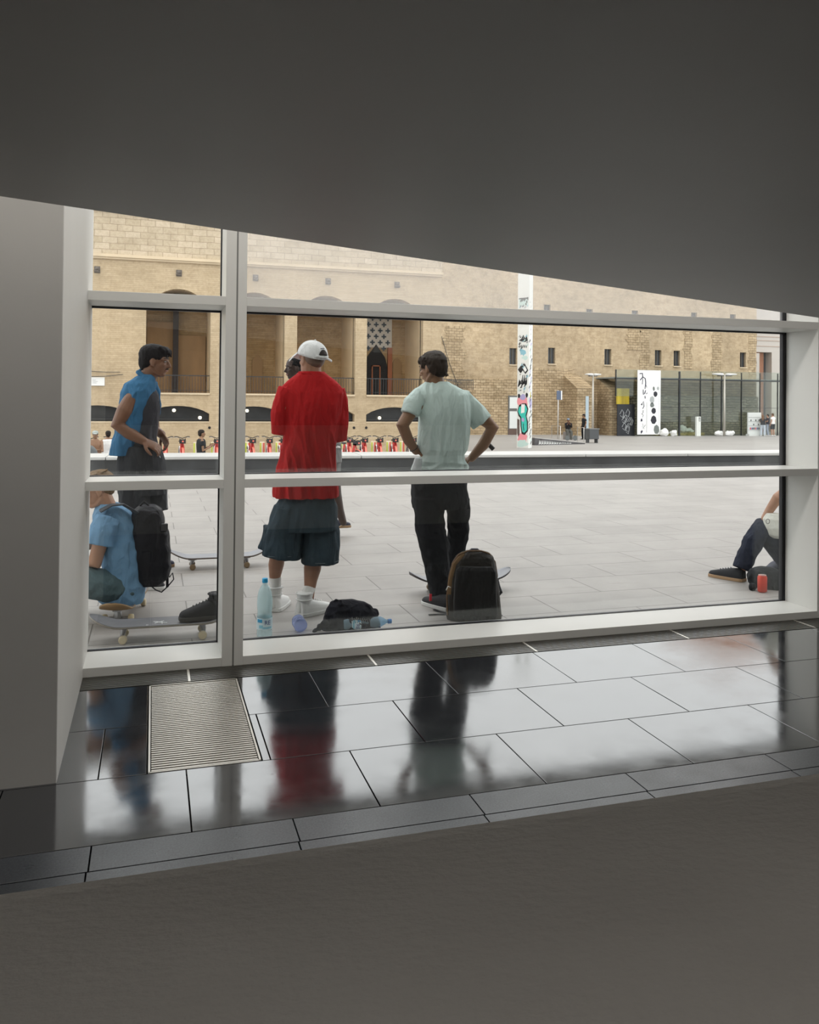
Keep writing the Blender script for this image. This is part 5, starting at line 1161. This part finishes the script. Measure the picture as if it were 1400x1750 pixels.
bottle('crushed clear bottle lying at the right end of the black crumpled bag', V((c.x-.10, c.y+.0, .048)), .95, Rb, (.05, .2, .5), (.5, .72, .88), True, .2, 'water_bottle')
# crumpled black bag
f = Fig(5.42)
p = gnd(595, 1079); cb_ = thing('cloth_bag', 'black crumpled cloth bag lying against the glass between the bottles', 'bag', V((p.x, 5.42, 0)))
b = MB(); f.prof(b, [(1025, 572, 606, .03), (1029, 565, 622, .07), (1036, 560, 634, .10), (1047, 557, 643, .12), (1060, 553, 648, .13), (1072, 546, 650, .13), (1080, 543, 650, .12)], ex=2.2)
for x, y, r_, d in ((575, 1027, 4, 0), (582, 1030, 6, -.05), (640, 1048, 8, .0), (556, 1066, 7, -.06), (546, 1072, 6, -.06), (538, 1077, 4, -.05), (625, 1040, 9, -.05)): b.ell(f.P(x, y, d), f.m(r_, f.P(x, y)))
put('bag_cloth', freeze(b, 'bag', .005, 2, lambda c: .016*(.4-abs(noise.noise(V((c.x*14, c.y*14, c.z*18+3))))*1.9)+.003*noise.noise(c*60)), cloth('black_bag_cloth', (.010, .010, .016), .3, 8), cb_)
mb = MB(); random.seed(14)
for k in range(9): x = 600+k*3.6; mb.tube([f.P(x, 1064-random.random()*6, -.135), f.P(x+2, 1058-random.random()*5, -.137), f.P(x+4, 1064+random.random()*3, -.135)], .0016, 5)
obj('faded_print', mb, pm('print_faded', (.22, .22, .22), .8), cb_)
# upright backpack
f = Fig(5.42)
bq = thing('backpack', 'dark brown-edged backpack standing upright on the paving close to the glass', 'backpack', V((gnd(810, 1062).x, 5.42, 0)))
bkm = cloth('brown_black_canvas', (.022, .018, .014), .3, 5, .6)
b = MB(); f.prof(b, [(941, 797, 826, .03), (944, 788, 836, .06), (951, 779, 843, .085), (962, 773, 847, .10), (980, 768, 850, .11), (1000, 766, 852, .115), (1025, 763, 855, .12), (1050, 762, 857, .12), (1061, 765, 855, .11)], ex=2.6)
put('bag_body', freeze(b, 'bag', .005, 3, folds(.004, 9, 9, 6, 61)), bkm, bq)
b = MB(); f.prof(b, [(968, 785, 842, .02, -.105), (975, 779, 847, .035, -.105), (1010, 776, 849, .045, -.11), (1050, 775, 850, .045, -.11), (1058, 778, 848, .03, -.105)], ex=3); put('front_pocket', freeze(b, 'pocket', .005, 3, folds(.003, 9, 9, 6, 62)), cloth('black_canvas', (.013, .012, .012), .2, 5, .6), bq)
edge = [(765, 1050), (764, 1020), (768, 985), (774, 962), (784, 948), (800, 941.5), (822, 941.5), (836, 946), (846, 960), (850, 985)]
obj('piping', MB().tube([f.P(x, y, -.06) for x, y in edge], .006, 6), pm('piping_brown', (.16, .085, .035), .6), bq)
obj('side_strap', MB().tube([f.P(792, 946, -.06), f.P(777, 964, -.085), f.P(770, 990, -.09), f.P(768, 1015, -.09)], [(.014, .004)]*4, 6, hint=(1, 0, 0)), pm('strap_ochre', (.22, .12, .045), .6), bq)
obj('grab_handle', MB().tube([f.P(800, 944, -.02), f.P(806, 938.5, -.02), f.P(816, 938.5, -.02), f.P(822, 944, -.02)], .007, 8), pm('handle_grey', (.12, .12, .15), .5), bq)
obj('hanging_strap', MB().tube([f.P(850, 990, .03), f.P(853, 1002, .02), f.P(857, 1012, .0), f.P(851, 1018, -.01)], [(.012, .004)]*4, 6, hint=(1, .3, 0)), bk, bq)
g1 = V((0, 0, .006)); obj('loose_strap', MB().tube([gnd(764, 1049)+g1, gnd(750, 1046)+g1, gnd(742, 1043)+g1], [(.014, .003)]*3, 6, hint=(0, 1, 0)), bk, bq)
obj('loose_strap', MB().tube([gnd(764, 1051)+g1, gnd(748, 1051)+g1, gnd(733, 1052)+g1], [(.012, .003)]*3, 6, hint=(0, 1, 0)), bk, bq)
obj('loose_strap', MB().tube([gnd(850, 1054)+g1, gnd(858, 1053)+g1], [(.012, .003)]*2, 6, hint=(0, 1, 0)), bk, bq)
obj('zip_pull', MB().tube([f.P(763, 1008, -.10), f.P(766, 1002, -.11), f.P(770, 1004, -.11)], .004, 6), steel, bq)
# bag and can at the right
f = Fig(5.72)
rb = thing('cloth_bag', 'dark slumped bag on the paving behind the red can', 'bag', V((gnd(1318, 1010).x, 5.72, 0)))
b = MB(); f.prof(b, [(969, 1296, 1320, .04), (974, 1284, 1334, .08), (985, 1279, 1345, .11), (998, 1282, 1352, .12), (1008, 1290, 1354, .11)]); b.ell(f.P(1286, 1003, -.06), f.m(7, f.P(1286, 1000)))
put('bag_cloth', freeze(b, 'bag', .005, 2, lambda c: .010*(.4-abs(noise.noise(V((c.x*14, c.y*14, c.z*18+8))))*1.9)), cloth('dark_grey_bag', (.025, .027, .030), .3, 6), rb)
cn = gnd(1303, 1012); can = thing('drink_can', 'small red drink can standing in front of the dark slumped bag', 'can', V((cn.x, cn.y, 0)))
k = .0325*1.12; hh = .135
obj('can_body', MB().lathe([(.024, 0), (.030, .004), (k, .010), (k, hh-.016), (.030, hh-.004), (.0290, hh)], cn*1).xf(Matrix.Identity(4)), pm('can_red', (.62, .045, .02), .3, .3), can)
obj('can_lid', MB().lathe([(.0295, hh-.001), (.0305, hh+.002), (.0285, hh+.003), (.027, hh-.001)], cn), steel, can)
obj('pull_tab', MB().obox(cn+V((.005, 0, hh+.003)), (.02, .012, .002)), steel, can)

# ================================================================== RED HIRE BIKES
def bike():
    t = thing('hire_bicycle', 'red hire bicycle docked in the row behind the ledge', 'bicycle', (0, 0, 0))
    rd = pm('bike_red', (.62, .03, .025), .35, coat=.3); bk_ = pm('bike_black', (.02, .02, .022), .5); wt_ = pm('bike_white', (.75, .75, .72), .4); cr = pm('bike_coral', (.75, .17, .12), .4)
    for x, nm in ((.0, 'front_wheel'), (1.08, 'rear_wheel')):   # bike stands along +Y, front towards the viewer
        w = MB().tube([V((0, x+.33*math.cos(a), .34+.33*math.sin(a))) for a in [2*PI*i/24 for i in range(25)]], .022, 6, rounded=False)
        for i in range(8): a = PI*i/8; w.tube([V((0, x-.32*math.cos(a), .34-.32*math.sin(a))), V((0, x+.32*math.cos(a), .34+.32*math.sin(a)))], .004, 4)
        obj(nm, w, bk_, t)
        obj('mudguard', MB().tube([V((0, x+.38*math.cos(a), .34+.38*math.sin(a))) for a in [PI*(.05+.9*i/10) for i in range(11)]], [(.045, .012)]*11, 8, hint=(1, 0, 0)), cr if x == 0 else wt_, t)
    obj('frame_tube', MB().tube([(0, .12, .95), (0, .2, .62), (0, .55, .36), (0, .80, .42), (0, .72, .85)], [.045, .055, .05, .035, .028], 8).tube([(0, .8, .42), (0, 1.08, .34)], .03, 8), rd, t)
    obj('fork', MB().tube([(-.06, .0, .34), (-.06, .08, .75), (0, .12, .98)], .022, 6).tube([(.06, .0, .34), (.06, .08, .75), (0, .12, .98)], .022, 6), rd, t)
    obj('handlebar', MB().tube([(-.27, .24, 1.12), (-.2, .18, 1.13), (0, .12, 1.06), (.2, .18, 1.13), (.27, .24, 1.12)], .016, 6), bk_, t)
    obj('front_carrier', MB().box(-.11, .11, -.10, .1, .88, .93).box(-.11, -.09, -.10, .1, .88, 1.06).box(.09, .11, -.10, .1, .88, 1.06).box(-.10, .10, -.11, -.09, .92, 1.04), bk_, t)
    obj('number_plate', MB().box(-.03, .03, -.125, -.11, .93, .99), cr, t)
    obj('saddle', MB().ell((0, .74, .93), (.09, .14, .04)).tube([(0, .72, .6), (0, .74, .92)], .018, 6), bk_, t)
    obj('brake_lever', MB().tube([(-.28, .2, 1.1), (-.17, .1, 1.09)], .008, 5), steel, t); obj('brake_lever', MB().tube([(.28, .2, 1.1), (.17, .1, 1.09)], .008, 5), steel, t)
    return t
b0_ = bike(); random.seed(31)
locs = ['behind the two distant men at the left', 'behind the hanging blue shirt hem', 'right of the hand of the person in the blue shirt', 'left of the distant person looking at a phone', 'just left of the mullion', 'first right of the mullion', 'second right of the mullion', 'half hidden by the left edge of the red T-shirt', 'first right of the red T-shirt', 'turned sideways near the red T-shirt', 'in the cluster right of the red T-shirt', 'in the middle between red T-shirt and pale green T-shirt', 'left of the bent arm of the person in pale green', 'inside the crook of the arm of the person in pale green']
first = True
for (px_, rz), lab in zip(((155, .1), (189, -.1), (283, .0), (312, .05), (371, 0), (432, .05), (461, -.05), (485, 0), (598, -.12), (610, .5), (624, -.1), (650, -.12), (676, -.15), (707, -.1)), locs):
    yb = 30.6 if px_ == 610 else 32.6; p = at(px_, 760, yb); loc = V((p.x, yb, -1.1)); t = b0_ if first else clone(b0_, loc)
    t.location = loc; t.rotation_euler.z = rz; t['label'] = 'red hire bicycle '+lab; t['group'] = 'row of red hire bicycles'; first = False
def dock():
    t = thing('docking_post', 'docking post', 'post', (0, 0, 0))
    obj('post_body', MB().box(-.10, .10, -.03, .03, 0, .86), pm('dock_cream', (.74, .66, .5), .5), t, bevel=.015)
    obj('stripe', MB().box(-.095, -.035, -.036, -.03, .05, .82), pm('dock_green', (.55, .62, .08), .5), t)
    obj('stripe', MB().box(.03, .06, -.036, -.03, .05, .82).box(.07, .095, -.036, -.03, .05, .82), pm('dock_red', (.72, .08, .05), .5), t)
    return t
d0 = dock(); first = True
for px_, lab in ((166, 'behind the distant capped man'), (335, 'beside the distant person with the phone'), (365, 'left of the last bicycle before the mullion'), (423, 'right beside the mullion'), (448, 'between the two bicycles right of the mullion'), (475, 'next to the left edge of the red T-shirt'), (586, 'next to the right edge of the red T-shirt'), (638, 'before the middle bicycles'), (664, 'between the bicycles left of the pale green T-shirt'), (687, 'nearest to the person in pale green')):
    p = at(px_, 760, 33.9); t = d0 if first else clone(d0, (0, 0, 0)); t.location = V((p.x, 33.9, -1.1)); t['label'] = 'cream docking post striped green and red, '+lab; t['group'] = 'bicycle docking posts'; first = False

# ================================================================== DISTANT PEOPLE
def small(label, loc, face, H=1.72, shirt=None, pants=(.03, .03, .035), skinm=sk4, hair=(.02, .015, .013), shorts=False, arms='down', shirtless=False, cap=None, sit=0., sleeve=.5, shoes=(.7, .7, .7), group=None, skirt=False):
    t = thing('person', label, 'person', loc, group); k = H/1.72; c = V(loc); R_ = Matrix.Rotation(face, 3, 'Z')      # local +Y is where they look
    def q(x, y, z): return c+R_ @ V((x*k, y*k, (z-sit)*k))
    hc = q(0, .02, 1.60); fw = R_ @ V((0, 1, 0)); b = MB(); head(b, hc, fw, s=k*.96)
    b.tube([q(0, 0, 1.40), q(0, .01, 1.52)], .052*k, 8)
    b.tube([q(0, 0, .95), q(0, 0, 1.1), q(0, 0, 1.30), q(0, 0, 1.42)], [(.13*k, .09*k), (.12*k, .085*k), (.16*k, .1*k), (.13*k, .08*k)], 14, hint=R_ @ V((1, 0, 0)))
    A = {}
    for s_ in (-1, 1):
        sh_ = q(s_*.18, 0, 1.39)
        if arms == 'down': el, wr, dn = q(s_*.24, -.03, 1.12), q(s_*.23, .06, .88), (0, .1, -1)
        elif arms == 'phone': el, wr, dn = q(s_*.21, .02, 1.12), q(s_*.07, .26, 1.22), (0, .6, .5)
        elif arms == 'crossed': el, wr, dn = q(s_*.22, .08, 1.12), q(-s_*.06, .24, 1.15), (-s_, .1, .1)
        elif arms == 'face': el, wr, dn = q(s_*.2, .12, 1.14), q(s_*.04, .2, 1.38), (0, .1, 1)
        b.tube([sh_, el, wr], [.05*k, .04*k, .028*k], 9); hand(b, wr, R_ @ V(dn), R_ @ V((-s_, .3, 0)), s_, .17*k, .3); A[s_] = (sh_, el, wr)
    LG = {}
    for s_ in (-1, 1):
        if sit: pts = [q(s_*.1, 0, .92), q(s_*.13, .38, .86+.05*s_), q(s_*.12, .42, .48+sit*0), q(s_*.12, .45, .12)]; 
        else: pts = [q(s_*.1, 0, .9), q(s_*.12, .03, .5), q(s_*.13, -.02, .09)]
        LG[s_] = pts; b.tube(pts, [.085*k, .058*k, .042*k, .035*k][:len(pts)], 9)
    put('body', freeze(b, 'body', .011, 2), skinm, t)
    hx = R_ @ V((1, 0, 0))
    if shirt:
        b = MB().tube([q(0, 0, .90), q(0, 0, 1.1), q(0, 0, 1.30), q(0, 0, 1.41), q(0, 0, 1.45)], [(.19*k, .13*k), (.175*k, .12*k), (.205*k, .135*k), (.19*k, .11*k), (.09*k, .08*k)], 16, hint=hx, rounded=False)
        for s_ in (-1, 1): sh_, el, wr = A[s_]; b.tube([sh_, sh_.lerp(el, sleeve if sleeve <= 1 else 1)] + ([el.lerp(wr, sleeve-1)] if sleeve > 1 else []), .066*k, 10, rounded=False)
        put('shirt', freeze(b, 'shirt', .012, 2, folds(.008, 9, 9, 4)), cloth('cloth_%s' % str(shirt), shirt), t)
    b = MB().tube([q(0, 0, 1.02), q(0, 0, .86)], [(.165*k, .12*k), (.18*k, .13*k)], 14, hint=hx, rounded=False)
    if skirt: b.tube([q(0, 0, .95), q(0, 0, .45)], [(.17*k, .13*k), (.26*k, .2*k)], 14, hint=hx, rounded=False)
    else:
        for s_ in (-1, 1):
            p_ = LG[s_]; pp = p_ if not shorts else p_[:1]+[p_[0].lerp(p_[1], .95)]; rr = [.11*k, .095*k, .085*k, .08*k][:len(pp)]
            b.tube(pp, rr, 10, rounded=False)
    put('skirt' if skirt else ('shorts' if shorts else 'trousers'), freeze(b, 'trousers', .012, 2, folds(.006, 9, 9, 6)), cloth('cloth_%s' % str(pants), pants), t)
    Rf = frame(fw); b = MB().ell(hc+Rf @ V((-.02, 0, .04))*k, (.1*k, .086*k, .08*k), Rf, 12, 8).ell(hc+Rf @ V((-.055, 0, -.01))*k, (.06*k, .075*k, .08*k), Rf, 10, 8)
    if skirt or hair == (.16, .08, .04): b.tube([hc+Rf @ V((-.05, 0, .02)), q(0, -.1, 1.42), q(0, -.12, 1.28)], [(.08*k, .07*k), (.09*k, .05*k), (.05*k, .03*k)], 10, hint=hx)
    put('hair', freeze(b, 'hair', .010, 1), hairm('hair_%s' % str(hair), hair), t)
    if cap:
        b = MB().ell(hc+Rf @ V((-.01, 0, .07))*k, (.108*k, .094*k, .07*k), Rf, 14, 8).tube([hc+Rf @ V((.07, 0, .05))*k, hc+Rf @ V((.16, 0, .035))*k], [(.07*k, .008), (.06*k, .006)], 10, hint=Rf @ V((0, 1, 0)))
        put('cap', freeze(b, 'cap', .010, 1), cloth('cap_%s' % str(cap), cap), t)
    for s_ in (-1, 1):
        e = LG[s_][-1]; hl_ = V((e.x, e.y, e.z-.09*k))-fw*.07*k; b = MB().tube([hl_+V((0, 0, .045)), hl_+fw*.1*k+V((0, 0, .045)), hl_+fw*.24*k+V((0, 0, .03))], [(.045*k, .045*k), (.048*k, .042*k), (.042*k, .026*k)], 10, hint=hx)
        put('shoe', freeze(b, 'shoe', .011, 1), pm('shoe_%s' % str(shoes), shoes, .6), t)
    return t
def foot(px_, py, zc_=None, Y=None): p = at(px_, py, Y); return V((p.x, Y, -1.1))
s1_ = small('distant bare-chested person in a cap standing behind a grey wheel at the far left', foot(163, 740, Y=25.5), PI, 1.62, None, (.05, .05, .055), sk4, arms='crossed', cap=(.35, .38, .36))
s2_ = small('distant person in a white T-shirt seen from behind left of the blue shirt', foot(185, 740, Y=26.0), .2, 1.62, (.75, .74, .73), (.42, .42, .42), sk4, shorts=True)
s3_ = small('distant person in black looking down at a phone', foot(344, 740, Y=24.6), -1.45, 1.70, (.02, .021, .024), (.02, .02, .022), sk4, arms='phone')
hp = V(s3_.location); ph = thing('phone', 'small dark phone held by the distant person in black', 'phone', hp+V((.36, -.0, 1.24))); obj('screen', MB().obox(hp+V((.37, 0, 1.25)), (.012, .07, .14), 0, Matrix.Rotation(.5, 3, 'Y')), pm('phone_black', (.03, .03, .035), .2), ph)
w_ = thing('scooter_wheel', 'large grey disc wheel propped in front of the bare-chested person', 'wheel', foot(150, 740, Y=25.0))
c = V(w_.location)+V((0, 0, .95)); mb = MB().loft([[c+V((r_*math.cos(a), y, r_*1.12*math.sin(a))) for a in [2*PI*i/24 for i in range(24)]] for r_, y in ((.20, -.05), (.26, -.04), (.28, 0), (.26, .04), (.2, .05))]); mb.box(c.x-.04, c.x+.04, c.y-.03, c.y+.03, -1.1, -.3); obj('disc', mb, pm('disc_grey', (.10, .11, .115), .5), w_)
g_ = gnd(971, 751, -1.1); small('distant seated skater in a blue cap and black hoodie by the ramp rail', g_, 2.9, 1.72, (.02, .02, .022), (.10, .10, .09), sk2, arms='face', cap=(.2, .27, .36), sleeve=1.6, sit=.30)
bk2 = thing('rail_box', 'low grey block the distant skater sits on', 'block', g_+V((0, .1, 0))); obj('block_body', MB().obox(g_+V((.02, .12, .26)), (.5, .35, .52)), pm('block_stone', (.22, .2, .19), .7), bk2, bevel=.02)
g_ = gnd(997, 752, -1.1)
for dx, lab in ((-.15, 'left'), (.42, 'right')):
    q_ = gnd(969, 752.5, -1.1)+V((dx, -.35, 0)); w2 = thing('skateboard', 'dark round end of a skateboard under the '+lab+' foot of the seated distant skater', 'skateboard', q_); mb = MB()
    mb.loft([[q_+V((.17*math.cos(a), y, .17+.17*math.sin(a))) for a in [2*PI*i/18 for i in range(18)]] for y in (-.02, .02)]); obj('disc', mb, pm('deck_dark_grey', (.12, .13, .13), .6), w2)
g_ = gnd(995, 753, -1.1); g_ = gnd(998, 751, -1.1); p = gnd(996, 752, -1.1)
small('distant standing skater in a black T-shirt, cap and backpack leaning on the rail', gnd(1001, 751, -1.1)*0+V((gnd(998, 751, -1.1).x, gnd(998, 751, -1.1).y, -1.1)), 1.6, 1.72, (.02, .02, .022), (.02, .021, .026), sk4, arms='down', cap=(.02, .02, .022), shoes=(.03, .03, .03))
small('x', foot(1304, 742, Y=55.0), -.8, 1.66, (.03, .03, .035), (.45, .50, .56), sk4, (.16, .08, .04), arms='phone')['label'] = 'leftmost of the three distant people by the notice board, black top and pale trousers'
small('x', foot(1312.5, 742, Y=55.3), .9, 1.72, (.03, .03, .05), (.35, .4, .48), sk5, (.02, .015, .013), arms='phone')['label'] = 'middle of the three distant people by the notice board, dark clothes'
small('x', foot(1321, 742, Y=54.9), .3, 1.80, (.78, .77, .74), (.04, .045, .05), sk5, (.10, .06, .03), shorts=True)['label'] = 'rightmost of the three distant people by the notice board, white T-shirt and dark shorts'
